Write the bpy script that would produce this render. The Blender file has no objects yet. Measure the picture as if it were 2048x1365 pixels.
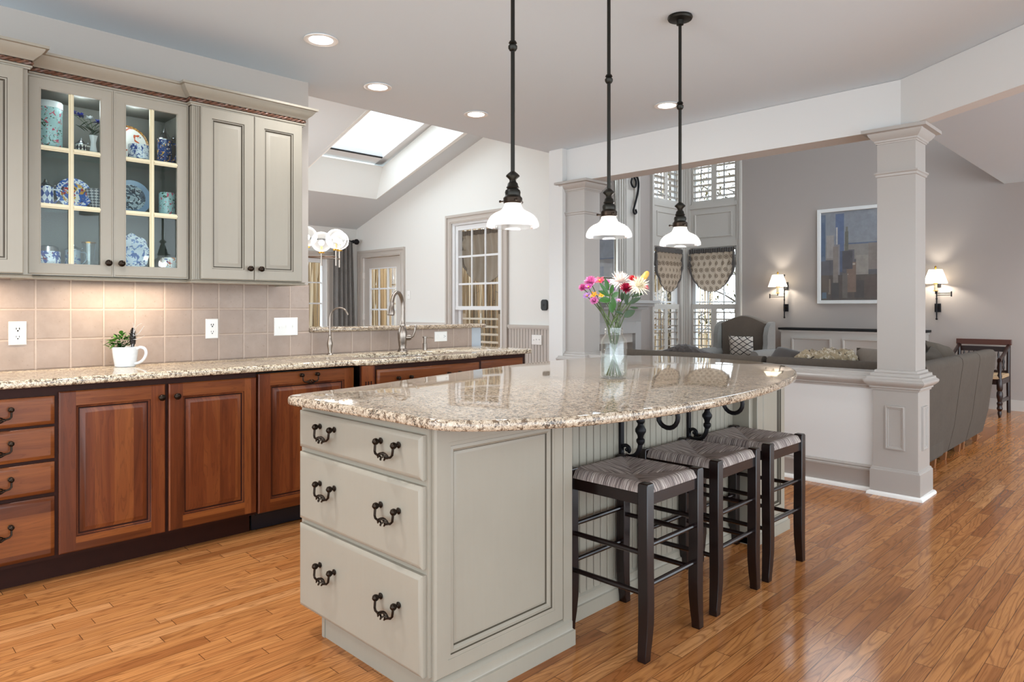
import bpy, math, random
from mathutils import Vector, Matrix, Euler
random.seed(7)
sc = bpy.context.scene
COL = sc.collection
PI = math.pi

# ---------------- camera, world, exposure ----------------
cam_d = bpy.data.cameras.new('camera'); cam = bpy.data.objects.new('camera', cam_d); COL.objects.link(cam)
cam.location = (0, 0, 1.25); cam.rotation_euler = (math.radians(90), 0, math.radians(-45.186))
cam_d.sensor_width = 36; cam_d.lens = 24.345; cam_d.shift_y = -0.03296; cam_d.clip_start = 0.05; cam_d.clip_end = 200
sc.camera = cam
sc.view_settings.view_transform = 'Standard'; sc.view_settings.look = 'None'
sc.view_settings.exposure = 0.6; sc.view_settings.gamma = 1.0; sc.view_settings.use_curve_mapping = False
w = bpy.data.worlds.new('sky'); sc.world = w; w.use_nodes = True
wt = w.node_tree; bg = wt.nodes['Background']
bg.inputs[0].default_value = (0.82, 0.92, 1.0, 1); bg.inputs[1].default_value = 3.0
cy = sc.cycles
cy.use_denoising = True; cy.max_bounces = 10; cy.diffuse_bounces = 5; cy.glossy_bounces = 5
cy.transmission_bounces = 8; cy.transparent_max_bounces = 16; cy.sample_clamp_indirect = 6.0
cy.caustics_reflective = False; cy.caustics_refractive = False

def light(name, kind, loc, energy, color=(1, .95, .88), rot=(0, 0, 0), **k):
    d = bpy.data.lights.new(name, kind); d.energy = energy; d.color = color
    for a, v in k.items(): setattr(d, a, v)
    o = bpy.data.objects.new(name, d); o.location = loc; o.rotation_euler = rot; COL.objects.link(o); return o

# ---------------- mesh builder ----------------
class MB:
    def __init__(s, M=None): s.v = []; s.f = []; s.m = []; s.M = M or Matrix.Identity(4); s.mi = 0
    def vert(s, p): s.v.append(s.M @ Vector(p)); return len(s.v) - 1
    def face(s, ids, mi=None): s.f.append(list(ids)); s.m.append(s.mi if mi is None else mi)
    def box(s, x0, y0, z0, x1, y1, z1, mi=None):
        s.nb = getattr(s, 'nb', -1) + 1; e = .0002*(s.nb % 6)      # keeps overlapping boards from sharing a plane
        x0, y0, z0, x1, y1, z1 = x0-e, y0-e, z0-e, x1+e, y1+e, z1+e
        i = [s.vert(p) for p in ((x0,y0,z0),(x1,y0,z0),(x1,y1,z0),(x0,y1,z0),(x0,y0,z1),(x1,y0,z1),(x1,y1,z1),(x0,y1,z1))]
        for q in ((3,2,1,0),(4,5,6,7),(0,1,5,4),(1,2,6,5),(2,3,7,6),(3,0,4,7)): s.face([i[k] for k in q], mi)
        return s
    def loops(s, L, closed=True, cap0=True, cap1=True, mi=None, mis=None):
        R = [[s.vert(p) for p in l] for l in L]; n = len(R[0])
        for a in range(len(R) - 1):
            mm = mis[a] if mis else mi
            for b in range(n if closed else n - 1):
                c = (b + 1) % n
                s.face((R[a][b], R[a][c], R[a+1][c], R[a+1][b]), mm)
        if cap0: s.face(R[0][::-1], mi)
        if cap1: s.face(R[-1], mis[-1] if mis else mi)
        return s
    def rings(s, w, h, prof, mis=None, cap1=True, x0=0, y0=0, cap0=True):   # nested rectangles: prof = (inset, depth)
        L = [[(x0+i, y0+i, d), (x0+w-i, y0+i, d), (x0+w-i, y0+h-i, d), (x0+i, y0+h-i, d)] for i, d in prof]
        return s.loops(L, mis=mis, cap1=cap1, cap0=cap0)
    def lathe(s, prof, c=(0,0,0), n=24, mi=None, cap=True, axis='z', ribs=0):
        L = []
        for r, z in prof:
            l = []
            for k in range(n):
                a = 2*PI*k/n; rr = r*(1 + ribs*(1 if k % 2 else -1)) if ribs else r
                x, y = rr*math.cos(a), rr*math.sin(a)
                l.append((c[0]+x, c[1]+y, c[2]+z) if axis == 'z' else ((c[0]+z, c[1]+x, c[2]+y) if axis == 'x' else (c[0]+y, c[1]+z, c[2]+x)))
            L.append(l)
        return s.loops(L, cap0=cap, cap1=cap, mi=mi)
    def ball(s, c, r, n=12, m=8, mi=None, sc=(1,1,1)):
        L = [[(c[0]+r*sc[0]*math.sin(PI*j/m)*math.cos(2*PI*k/n), c[1]+r*sc[1]*math.sin(PI*j/m)*math.sin(2*PI*k/n), c[2]-r*sc[2]*math.cos(PI*j/m)) for k in range(n)] for j in range(1, m)]
        return s.loops(L, mi=mi)
    def tube(s, pts, r, n=8, mi=None, cap=True):
        P = [Vector(p) for p in pts]; R = r if isinstance(r, (list, tuple)) else [r]*len(P)
        t0 = (P[1]-P[0]).normalized(); up = Vector((0,0,1)) if abs(t0.z) < .9 else Vector((1,0,0))
        nrm = t0.cross(up).normalized(); L = []
        for i, p in enumerate(P):
            t = ((P[min(i+1, len(P)-1)] - P[max(i-1, 0)])).normalized()
            nrm = (nrm - t*nrm.dot(t)).normalized(); b = t.cross(nrm)
            L.append([tuple(p + (nrm*math.cos(2*PI*k/n) + b*math.sin(2*PI*k/n))*R[i]) for k in range(n)])
        return s.loops(L, mi=mi, cap0=cap, cap1=cap)
    def prism(s, poly, z0, z1, mi=None):
        return s.loops([[(x, y, z0) for x, y in poly], [(x, y, z1) for x, y in poly]], mi=mi)
    def sweep(s, path, prof, closed=False, side=1, mi=None, cap=True, pm=None):   # prof = (outward, z) along an xy path with mitred corners
        n = len(path); L = []
        for i in range(n):
            p = Vector(path[i]).to_2d()
            a = (p - Vector(path[i-1]).to_2d()).normalized() if (i > 0 or closed) else None
            b = (Vector(path[(i+1) % n]).to_2d() - p).normalized() if (i < n-1 or closed) else None
            a = a if a is not None else b; b = b if b is not None else a
            na = Vector((a.y, -a.x))*side; nb = Vector((b.y, -b.x))*side
            m = (na + nb).normalized(); m = m/max(.2, m.dot(na))
            L.append([(p.x + m.x*o, p.y + m.y*o, z) for o, z in prof])
        if closed: L.append(L[0])
        k0 = len(s.f); s.loops(L, closed=True, cap0=cap and not closed, cap1=cap and not closed, mi=mi)
        if pm:
            np_ = len(prof)
            for i in range((len(L)-1)*np_): s.m[k0+i] = pm.get(i % np_, 0)
        return s
    def leaf(s, base, d, up, L, W, mi=None, curl=.15):
        base, d, up = Vector(base), Vector(d).normalized(), Vector(up)
        sd = d.cross(up).normalized(); up = sd.cross(d).normalized(); rows = []
        for i in range(6):
            t = i/5; wd = W*math.sin(PI*min(1, t*.9+.06))**.8*.5 + 1e-4
            c = base + d*L*t - up*curl*L*t*t
            rows.append([tuple(c - sd*wd + up*wd*.3), tuple(c), tuple(c + sd*wd + up*wd*.3)])
        return s.loops(rows, closed=False, cap0=False, cap1=False, mi=mi)
    def build(s, name, mats, parent=None, angle=35, bev=0, solid=0, sub=0, kind=None):
        off = Vector((0,0,0)); p = parent
        while p is not None: off += p.location; p = p.parent
        me = bpy.data.meshes.new(name)
        me.from_pydata([tuple(v - off) for v in s.v], [], s.f)
        for m in (mats if isinstance(mats, (list, tuple)) else [mats]): me.materials.append(m)
        me.polygons.foreach_set('material_index', s.m)
        me.polygons.foreach_set('use_smooth', [True]*len(s.f)); me.update()
        me.set_sharp_from_angle(angle=math.radians(angle))
        import bmesh
        b = bmesh.new(); b.from_mesh(me); bmesh.ops.recalc_face_normals(b, faces=b.faces); b.to_mesh(me); b.free()
        o = bpy.data.objects.new(name, me); COL.objects.link(o)
        if parent is not None: o.parent = parent
        if solid:
            q = o.modifiers.new('s', 'SOLIDIFY'); q.thickness = solid; q.offset = 0
        if bev:
            q = o.modifiers.new('b', 'BEVEL'); q.width = bev; q.segments = 2; q.limit_method = 'ANGLE'; q.angle_limit = math.radians(40); q.harden_normals = False
        if sub:
            q = o.modifiers.new('u', 'SUBSURF'); q.levels = sub; q.render_levels = sub
        if kind: o['kind'] = kind
        return o

def tag(o, label, cat, group=None):
    o['label'] = label; o['category'] = cat
    if group: o['group'] = group
    return o
def thing(name, label, cat, loc=(0,0,0), group=None):
    o = bpy.data.objects.new(name, None); COL.objects.link(o); o.location = loc; o.empty_display_size = .1
    return tag(o, label, cat, group)
def copy_tree(o, parent=None):
    c = o.copy(); COL.objects.link(c)
    if parent is not None: c.parent = parent
    for ch in [x for x in o.children]: copy_tree(ch, c)
    return c
def struct(name, mb, m, **k): return mb.build(name, m, kind='structure', **k)
def frame(o, u, v):
    u, v = Vector(u), Vector(v); n = u.cross(v)
    return Matrix(((u.x, v.x, n.x, o[0]), (u.y, v.y, n.y, o[1]), (u.z, v.z, n.z, o[2]), (0,0,0,1)))
def left_frame(x, y, z): return frame((x, y, z), (1,0,0), (0,0,1))        # faces -Y (towards the room)
def face_x(x, y, z): return frame((x, y, z), (0,-1,0), (0,0,1))           # faces -X, u runs towards -Y
def catmull(pts, n=6, closed=False):
    P = [Vector(p) for p in pts]; N = len(P); out = []
    for i in range(N if closed else N-1):
        g = (lambda k: P[k % N]) if closed else (lambda k: P[max(0, min(N-1, k))])
        p0, p1, p2, p3 = g(i-1), g(i), g(i+1), g(i+2)
        for k in range(n):
            t = k/n
            out.append(.5*((2*p1) + (-p0+p2)*t + (2*p0-5*p1+4*p2-p3)*t*t + (-p0+3*p1-3*p2+p3)*t**3))
    if not closed: out.append(P[-1])
    return [tuple(p) for p in out]
def slab(name, outline, z0, z1, mat, parent=None, hole=None, r=.006):
    # a stone top: outline (ccw xy), eased edges, optional hole
    import bmesh
    n = len(outline); MBs = MB()
    def inset(poly, d):
        out = []
        for i in range(len(poly)):
            a = Vector(poly[i-1]); p = Vector(poly[i]); b = Vector(poly[(i+1) % len(poly)])
            e1 = (p-a).normalized(); e2 = (b-p).normalized(); n1 = Vector((-e1.y, e1.x)); n2 = Vector((-e2.y, e2.x))
            m = (n1+n2).normalized(); m = m/max(.3, m.dot(n1)); out.append((p.x+m.x*d, p.y+m.y*d))
        return out
    b = bmesh.new()
    def ring(poly, z): return [b.verts.new((x, y, z)) for x, y in poly]
    def bridge(A, B):
        for i in range(len(A)):
            j = (i+1) % len(A); b.faces.new((A[i], A[j], B[j], B[i]))
    zs = [(r*1.2, z0), (r*.3, z0+r*.6), (0, z0+r*1.5), (0, z1-r*2), (r*.35, z1-r*.7), (r*1.4, z1-r*.1), (r*2.2, z1)]
    rs = [ring(inset(outline, d), z) for d, z in zs]
    for i in range(len(rs)-1): bridge(rs[i], rs[i+1])
    tops, bots = [rs[-1]], [rs[0]]
    if hole:
        h1 = [ring(inset(hole, -d), z) for d, z in [(r, z1), (0, z1-r), (0, z0)]]
        for i in range(2): bridge(h1[i], h1[i+1])
        tops.append(h1[0]); bots.append(h1[2])
    for grp in (tops, bots):
        ed = []
        for l in grp:
            for i in range(len(l)):
                e = b.edges.get((l[i], l[(i+1) % len(l)])) or b.edges.new((l[i], l[(i+1) % len(l)])); ed.append(e)
        bmesh.ops.triangle_fill(b, use_beauty=True, use_dissolve=False, edges=ed)
    bmesh.ops.recalc_face_normals(b, faces=b.faces)
    me = bpy.data.meshes.new(name); b.to_mesh(me); b.free(); me.materials.append(mat)
    me.polygons.foreach_set('use_smooth', [True]*len(me.polygons)); me.set_sharp_from_angle(angle=math.radians(50))
    o = bpy.data.objects.new(name, me); COL.objects.link(o)
    if parent is not None: o.parent = parent
    return o

# ---------------- materials ----------------
def lin(c):
    if isinstance(c, str): c = [int(c[i:i+2], 16)/255 for i in (0, 2, 4)]
    return tuple((x/12.92 if x <= .04045 else ((x+.055)/1.055)**2.4) for x in c) + (1,)
class NT:
    def __init__(s, name):
        s.mat = bpy.data.materials.new(name); s.mat.use_nodes = True; s.t = s.mat.node_tree; s.b = s.t.nodes['Principled BSDF']
        s.out = s.t.nodes['Material Output']
    def n(s, typ, *ins, **pr):
        x = s.t.nodes.new('ShaderNode'+typ)
        for k, v in pr.items(): setattr(x, k, v)
        for i, v in enumerate(ins):
            if v is None: continue
            s.put(x.inputs[i], v)
        return x
    def put(s, sock, v):
        if isinstance(v, bpy.types.Node): s.t.links.new(v.outputs[0], sock)
        elif isinstance(v, bpy.types.NodeSocket): s.t.links.new(v, sock)
        else: sock.default_value = v
    def math(s, op, a, b=None, c=None, clamp=False): return s.n('Math', a, b, c, operation=op, use_clamp=clamp)
    def pos(s): return s.n('NewGeometry').outputs['Position']
    def obj(s): return s.n('TexCoord').outputs['Object']
    def xyz(s, v): return s.n('SeparateXYZ', v).outputs
    def vec(s, x=0., y=0., z=0.): return s.n('CombineXYZ', x, y, z).outputs[0]
    def scale(s, v, k): return s.n('VectorMath', v, tuple(k), operation='MULTIPLY').outputs[0]
    def noise(s, v, sca, det=3., rough=.55, dist=0.):
        x = s.n('TexNoise', v); x.inputs['Scale'].default_value = sca; x.inputs['Detail'].default_value = det
        x.inputs['Roughness'].default_value = rough; x.inputs['Distortion'].default_value = dist; return x.outputs[0]
    def ramp(s, f, *stops, mode='LINEAR'):
        x = s.n('ValToRGB', f); r = x.color_ramp; r.interpolation = mode
        while len(r.elements) < len(stops): r.elements.new(.5)
        for e, (p, c) in zip(r.elements, stops): e.position = p; e.color = lin(c) if isinstance(c, str) else (c if len(c) == 4 else tuple(c)+(1,))
        return x.outputs[0]
    def mix(s, f, a, b, mode='MIX'):
        x = s.t.nodes.new('ShaderNodeMix'); x.data_type = 'RGBA'; x.blend_type = mode
        s.put(x.inputs[0], f)
        for k, v in ((6, a), (7, b)): s.put(x.inputs[k], lin(v) if isinstance(v, str) else v)
        return x.outputs[2]
    def bump(s, h, st=.3, d=.01):
        x = s.n('Bump'); x.inputs['Strength'].default_value = st; x.inputs['Distance'].default_value = d; s.put(x.inputs['Height'], h)
        s.put(s.b.inputs['Normal'], x); return x
    def set(s, **k):
        for a, v in k.items():
            a = {'base':'Base Color','rough':'Roughness','metal':'Metallic','spec':'Specular IOR Level','trans':'Transmission Weight','ior':'IOR','emit':'Emission Color','est':'Emission Strength','coat':'Coat Weight','crough':'Coat Roughness','sheen':'Sheen Weight','sss':'Subsurface Weight'}[a]
            s.put(s.b.inputs[a], lin(v) if isinstance(v, str) else v)
        return s
def simple(name, c, rough=.5, metal=0., var=0., vs=8., bump=0., bs=60., **k):
    t = NT(name); t.set(rough=rough, metal=metal, **k)
    if var:
        f = t.noise(t.pos(), vs, 4.); c0 = lin(c) if isinstance(c, str) else c
        t.put(t.b.inputs['Base Color'], t.mix(f, tuple(max(0, x*(1-var)) for x in c0[:3])+(1,), tuple(min(1, x*(1+var)) for x in c0[:3])+(1,)))
    else: t.set(base=c)
    if bump: t.bump(t.noise(t.pos(), bs, 3.), bump, .005)
    return t.mat
def emis(name, c, st):
    t = NT(name); t.set(base=(0,0,0,1), emit=c, est=st); return t.mat
def pane(name, tint=(1,1,1,1), gl=.9, rough=0.):
    t = NT(name); t.t.nodes.remove(t.b)
    tr = t.n('BsdfTransparent', tint); g = t.n('BsdfGlossy', (1,1,1,1)); g.inputs['Roughness'].default_value = rough
    lw = t.n('LayerWeight'); lw.inputs[0].default_value = .5
    fr = t.math('MULTIPLY_ADD', t.math('POWER', lw.outputs[1], 5.), .9, .04)
    m = t.n('MixShader', t.math('MULTIPLY', fr, gl, clamp=True), tr, g); t.t.links.new(m.outputs[0], t.out.inputs[0]); return t.mat
def cloth(name, c, var=.15, sca=220., rough=.95, sheen=.2):
    t = NT(name); p = t.pos(); f = t.noise(t.scale(p, (1,1,.6)), sca, 2.); f2 = t.noise(p, 9., 3.)
    c0 = lin(c); d = tuple(x*(1-var) for x in c0[:3])+(1,); l = tuple(min(1, x*(1+var)) for x in c0[:3])+(1,)
    t.put(t.b.inputs['Base Color'], t.mix(t.math('MULTIPLY_ADD', f2, .5, t.math('MULTIPLY', f, .5)), d, l)); t.set(rough=rough, sheen=sheen)
    t.bump(f, .25, .002); return t.mat

def mat_floor():
    t = NT('oak_floor'); X, Y, Z = t.xyz(t.pos()); W = .0595
    ry = t.math('DIVIDE', Y, W); row = t.math('FLOOR', ry); fy = t.math('FRACT', ry)
    wn = t.n('TexWhiteNoise', None, row, noise_dimensions='1D').outputs[0]
    xs = t.math('MULTIPLY_ADD', wn, 17.3, t.math('DIVIDE', X, .78)); seg = t.math('FLOOR', xs); fx = t.math('FRACT', xs)
    idn = t.n('TexWhiteNoise', t.vec(row, seg, 0.), noise_dimensions='2D'); idv = idn.outputs[0]
    base = t.ramp(idv, (0, '9a5f34'), (.2, 'b97a46'), (.6, 'c4864f'), (.85, 'b57540'), (1, 'd1955f'))
    off = t.math('MULTIPLY', idv, 90.)
    fine = t.noise(t.vec(t.math('MULTIPLY', X, 7.), t.math('MULTIPLY', Y, 240.), off), 1., 3.)
    strk = t.noise(t.vec(t.math('MULTIPLY', X, 1.1), t.math('MULTIPLY', Y, 55.), off), 1., 3., .6)
    cath = t.noise(t.vec(t.math('MULTIPLY', X, 1.6), t.math('MULTIPLY', Y, 15.), off), 1., 1.2, .4, .4)
    ring = t.math('FRACT', t.math('MULTIPLY', cath, 12.))
    ringd = t.ramp(ring, (0, (.9,.9,.9)), (.2, (.12,.12,.12)), (.75, (0,0,0)), (1, (.8,.8,.8)))
    c1 = t.mix(t.math('MULTIPLY', ringd, .6), base, '64361a')
    c1 = t.mix(t.ramp(strk, (.40, (0,0,0)), (.75, (.5,.5,.5))), c1, '7d4a22')
    c2 = t.mix(t.math('MULTIPLY', t.math('GREATER_THAN', fine, .58), .3), c1, '6f421f')
    gy = t.math('LESS_THAN', fy, .035); gx = t.math('LESS_THAN', fx, .0035); gap = t.math('MAXIMUM', gy, gx)
    t.put(t.b.inputs['Base Color'], t.mix(t.math('MULTIPLY', gap, .8), c2, '3a2010'))
    t.set(rough=t.math('MULTIPLY_ADD', fine, .1, .09), spec=.24)
    wob = t.noise(t.vec(t.math('MULTIPLY', X, 1.5), t.math('MULTIPLY', Y, 9.), idv), 1., 2.)
    t.bump(t.math('ADD', t.math('MULTIPLY', gap, -.6), t.math('MULTIPLY_ADD', wob, .5, t.math('MULTIPLY', idv, .25))), .12, .004)
    return t.mat
def mat_granite(name, light):
    t = NT(name); p = t.pos(); pd = t.n('VectorMath', p, t.n('TexNoise', p, None, 30., 2.).outputs[1], operation='MULTIPLY_ADD'); pd.inputs[2].default_value = (0,0,0)
    big = t.noise(p, 14., 3.); mid = t.noise(p, 95., 4., .65, .8); fin = t.noise(p, 210., 2.)
    base = t.ramp(mid, (.3, '7f6b57'), (.43, 'a8957f'), (.55, light), (.75, 'd6ccba'))
    v = t.n('TexVoronoi', p); v.inputs['Scale'].default_value = 130.
    c = t.mix(t.math('MULTIPLY', t.math('GREATER_THAN', t.noise(p, 66., 5., .7, .5), .545), .85), base, '5c4735')
    dark = t.math('GREATER_THAN', t.math('ADD', t.noise(p, 125., 4., .75, .4), t.math('MULTIPLY', big, .35)), .765)
    c = t.mix(t.math('MULTIPLY', dark, .9), c, '241a14')
    c = t.mix(t.math('MULTIPLY', t.math('GREATER_THAN', fin, .66), .5), c, 'efe6d3')
    t.put(t.b.inputs['Base Color'], c); t.set(rough=.04, spec=.6); return t.mat
def mat_tile():
    t = NT('stone_tile'); X, Y, Z = t.xyz(t.pos()); S = .1555
    a = t.math('DIVIDE', t.math('ADD', X, -.796+S*20), S); b = t.math('DIVIDE', t.math('ADD', Z, -1.239+S*20), S)
    fa, fb = t.math('FRACT', a), t.math('FRACT', b)
    idv = t.n('TexWhiteNoise', t.vec(t.math('FLOOR', a), t.math('FLOOR', b), 0.), noise_dimensions='2D').outputs[0]
    pz = t.n('VectorMath', t.pos(), t.vec(idv, idv, idv), operation='ADD').outputs[0]
    wob = t.math('MULTIPLY', t.noise(t.pos(), 60., 3.), .02)
    da = t.math('MINIMUM', fa, t.math('SUBTRACT', 1., fa)); db = t.math('MINIMUM', fb, t.math('SUBTRACT', 1., fb))
    d = t.math('ADD', t.math('MINIMUM', da, db), t.math('MULTIPLY_ADD', wob, 1., -.01))
    g = t.math('LESS_THAN', d, .022); edge = t.math('LESS_THAN', d, .034)
    c = t.mix(t.noise(pz, 9., 5., .65), '8c7a6e', 'b3a194'); c = t.mix(t.math('MULTIPLY', idv, .35), c, '9a8679')
    c = t.mix(t.math('MULTIPLY', t.math('GREATER_THAN', t.noise(pz, 70., 3.), .68), .4), c, '7d6a5c')
    c = t.mix(t.math('MULTIPLY', edge, .35), c, '86705f'); c = t.mix(g, c, 'b8a698')
    t.put(t.b.inputs['Base Color'], c); t.set(rough=.42)
    t.bump(t.math('ADD', t.math('SMOOTHSTEP', d, .015, .06) if False else t.math('MINIMUM', t.math('MULTIPLY', d, 18.), 1.), t.math('MULTIPLY', t.noise(t.pos(), 35., 4.), .25)), .45, .004)
    return t.mat
def mat_cherry(name, ax, tone):   # ax: grain axis 'x' or 'z'
    t = NT(name); X, Y, Z = t.xyz(t.pos()); g, u = (X, Z) if ax == 'x' else (Z, t.math('ADD', X, t.math('MULTIPLY', Y, .7)))
    bo = t.math('FLOOR', t.math('DIVIDE', u, .083)); idv = t.n('TexWhiteNoise', None, bo, noise_dimensions='1D').outputs[0]
    off = t.math('MULTIPLY', idv, 40.)
    n1 = t.noise(t.vec(t.math('MULTIPLY', g, 2.), t.math('MULTIPLY', u, 24.), off), 1., 3., .5, .8)
    n2 = t.noise(t.vec(t.math('MULTIPLY', g, 9.), t.math('MULTIPLY', u, 260.), off), 1., 2.)
    c = t.ramp(t.math('MULTIPLY_ADD', n1, .6, t.math('MULTIPLY', idv, .45)), (.15, tone[0]), (.5, tone[1]), (.85, tone[2]))
    ring = t.math('FRACT', t.math('MULTIPLY', n1, 9.)); c = t.mix(t.math('MULTIPLY', t.math('LESS_THAN', ring, .22), .22), c, tone[0])
    c = t.mix(t.math('MULTIPLY', n2, .3), c, tone[0])
    t.put(t.b.inputs['Base Color'], c); t.set(rough=.3, spec=.35); t.bump(n2, .05, .001); return t.mat
def mat_paint(name, c, dirt=.06, rough=.42):
    t = NT(name); p = t.pos(); f = t.noise(p, 3.5, 4.); f2 = t.noise(t.scale(p, (60, 60, 4)), 1., 2.)
    c0 = lin(c); d = tuple(x*(1-dirt*2.2) for x in c0[:3])+(1,); l = tuple(min(1, x*(1+dirt)) for x in c0[:3])+(1,)
    cc = t.mix(t.math('MULTIPLY_ADD', f2, .25, t.math('MULTIPLY', f, .75)), d, l)
    cc = t.mix(t.math('MULTIPLY', t.math('GREATER_THAN', t.noise(p, 120., 2.), .77), .5), cc, '6e6250')
    t.put(t.b.inputs['Base Color'], cc); t.set(rough=rough); return t.mat
M = {}
M['floor'] = mat_floor(); M['gr'] = mat_granite('granite_island', 'bfad97'); M['tile'] = mat_tile()
M['ch_v'] = mat_cherry('cherry_vertical', 'z', ('3a190b', '6e371c', '92552b')); M['ch_h'] = mat_cherry('cherry_horizontal', 'x', ('431d0b', '6f3a1a', '91552a'))
M['ch_d'] = simple('cherry_dark_gap_shade', '2e130b', .55, var=.25, vs=20., spec=.2)  # cherry darkened for frames and kicks: shade of the gaps put into colour
M['cream'] = mat_paint('cream_glazed_paint', '989183'); M['glaze'] = simple('umber_glaze', '4a4235', .5)
M['ceil'] = simple('ceiling_paint', (.66,.745,.81,1), .9); M['wall'] = simple('kitchen_wall_paint', (.66,.655,.64,1), .85, bump=.03, bs=300.)
M['wallk'] = simple('taupe_wall_paint', 'b3aba3', .85); M['white'] = simple('sunroom_wall_paint', 'e2e2de', .85)
M['trim'] = simple('greige_trim_paint', 'a7a19b', .32); M['trim2'] = simple('sunroom_trim_paint', 'bdb6ae', .35); M['trimw'] = simple('white_trim_paint', 'e8e6e2', .35); M['trimg'] = simple('grey_window_trim_paint', 'c3beb7', .4); M['ceilv'] = simple('vault_ceiling_paint', (.62,.66,.68,1), .9)
M['famw'] = simple('family_room_wall_paint', 'a9a09a', .85); M['sash'] = simple('white_window_sash', 'dfe1e2', .4)
M['bronze'] = simple('dark_bronze', '2a2018', .34, .85, var=.3, vs=60.); M['iron'] = simple('black_wrought_iron', '17161a', .45, .6)
M['blackm'] = simple('black_pendant_metal', '26241f', .36, .7); M['nickel'] = simple('brushed_nickel', '968b81', .3, 1.)
M['steel'] = simple('bright_steel', 'c8c8c8', .18, 1.); M['brass'] = simple('brass', 'c9963a', .25, 1.)
M['plastic'] = simple('white_plastic', 'ebebe8', .35); M['blackp'] = simple('black_plastic', '202326', .35)
M['glass'] = pane('clear_glass'); M['glassc'] = pane('cabinet_glass', (.93,.97,.96,1), .45); M['glassj'] = pane('jar_glass', (.95,.965,.962,1), 1.6); M['black'] = simple('black_void', '0b0c0f', .6)
M['dwk'] = simple('black_blue_kick', '10151f', .35); M['espresso'] = None
M['led'] = emis('recessed_lamp_lens', (1,.98,.94,1), 14.); M['bulb'] = emis('bulb', (1,.93,.82,1), 9.)
# ---------------- setting ----------------
H = 2.755
struct('floor', MB().box(-3.5,-3.5,-.06, 10.4,9.8,0), M['floor'])
c = MB(); c.prism([(-3.5,-3.5),(10.3,-3.5),(10.3,1.69),(5.26,1.69),(5.26,4.50),(-3.5,4.50)], H, H+.28)
struct('ceiling', c, M['ceil'])
struct('wall_left', MB().box(-3.5,4.24,0, 2.33,4.40,H), M['wallk'])
struct('wall_bar', MB().box(2.33,4.24,0, 3.90,4.40,1.082), simple('pale_blue_grey_wall', 'b3bcc4', .8))
struct('trim_1', MB().box(-.6,4.230,.932, 2.33,4.2399,1.40), M['tile'])
struct('trim_2', MB().box(2.33,4.230,.932, 3.79,4.2399,1.082), M['tile'])
struct('wall_post', MB().box(4.985,4.28,0, 5.20,4.45,H), M['wall'])
m = MB(); m.prism([(5.06,4.42),(5.15,4.42),(6.24,5.15),(6.13,5.22)], 0, 5.5); struct('wall_divider', m, M['famw'])
# header beams
struct('wall_header', MB().box(5.045,1.40,2.435, 5.26,4.28,H-.002), M['wall'])
d = Vector((-.55,-.775)).normalized(); nn = Vector((d.y,-d.x))*-1
p0 = Vector((5.045,1.40)); p1 = p0 + d*4.6
m = MB(); t = .115; q = Vector((.775,-.55)).normalized()*t
m.prism([tuple(p0), tuple(p0+q), tuple(p1+q), tuple(p1)], 2.435, H-.002); struct('wall_header_angled', m, M['wall'])
# knee wall with moulded cap and base
struct('wall_knee', MB().box(5.06,1.50,0, 5.19,4.28,.79), M['wall'])
capP = [(0,.70),(.008,.70),(.010,.712),(.018,.716),(.018,.726),(.030,.735),(.043,.748),(.047,.760),(.045,.768),(.036,.776),(.034,.786),(.026,.789),(.024,.80),(.016,.803),(.014,.812),(0,.812)]
m = MB(); m.sweep([(5.06,4.28),(5.06,1.56)], capP, side=1); m.box(5.06,1.56,.79, 5.22,4.28,.812); struct('trim_3', m, M['trimw'] if False else M['trim'])
basP = [(0,0),(.022,0),(.021,.012),(.012,.02),(.012,.135),(.016,.14),(.016,.150),(.008,.156),(.012,.164),(.006,.176),(0,.178)]
m = MB(); m.sweep([(5.06,4.28),(5.06,1.56)], basP[4:] + [(0,.02)], side=1); struct('baseboard_knee', m, M['trim'])
m = MB(); m.sweep([(5.06,4.28),(5.06,1.54)], [(0,0),(.026,0),(.025,.012),(.018,.022),(.012,.026),(0,.026)], side=1); struct('trim_4', m, M['trimw'])
# sunroom
struct('wall_sunroom_left', MB().box(.6,9.61,0, 4.2,9.75,6).box(4.2,9.61,0, 5.60,9.75,.90).box(4.2,9.61,2.0, 5.60,9.75,6).box(5.60,9.61,0, 6.27,9.75,6), M['white'])
m = MB()
for y0,y1,z0,z1 in ((5.22,6.26,0,6),(6.26,7.24,0,.62),(6.26,7.24,2.39,6),(7.24,8.413,0,6),(8.413,9.424,2.03,6),(9.424,9.61,0,6)): m.box(6.13,y0,z0, 6.27,y1,z1)
struct('wall_sunroom_right', m, M['white'])
struct('wall_sunroom_end', MB().box(.5,4.4,0, .6,4.9,6).box(.5,9.2,0,.6,9.7,6).box(.5,4.9,0,.6,9.2,.5).box(.5,4.9,3.1,.6,9.2,6), M['white'])
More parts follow.
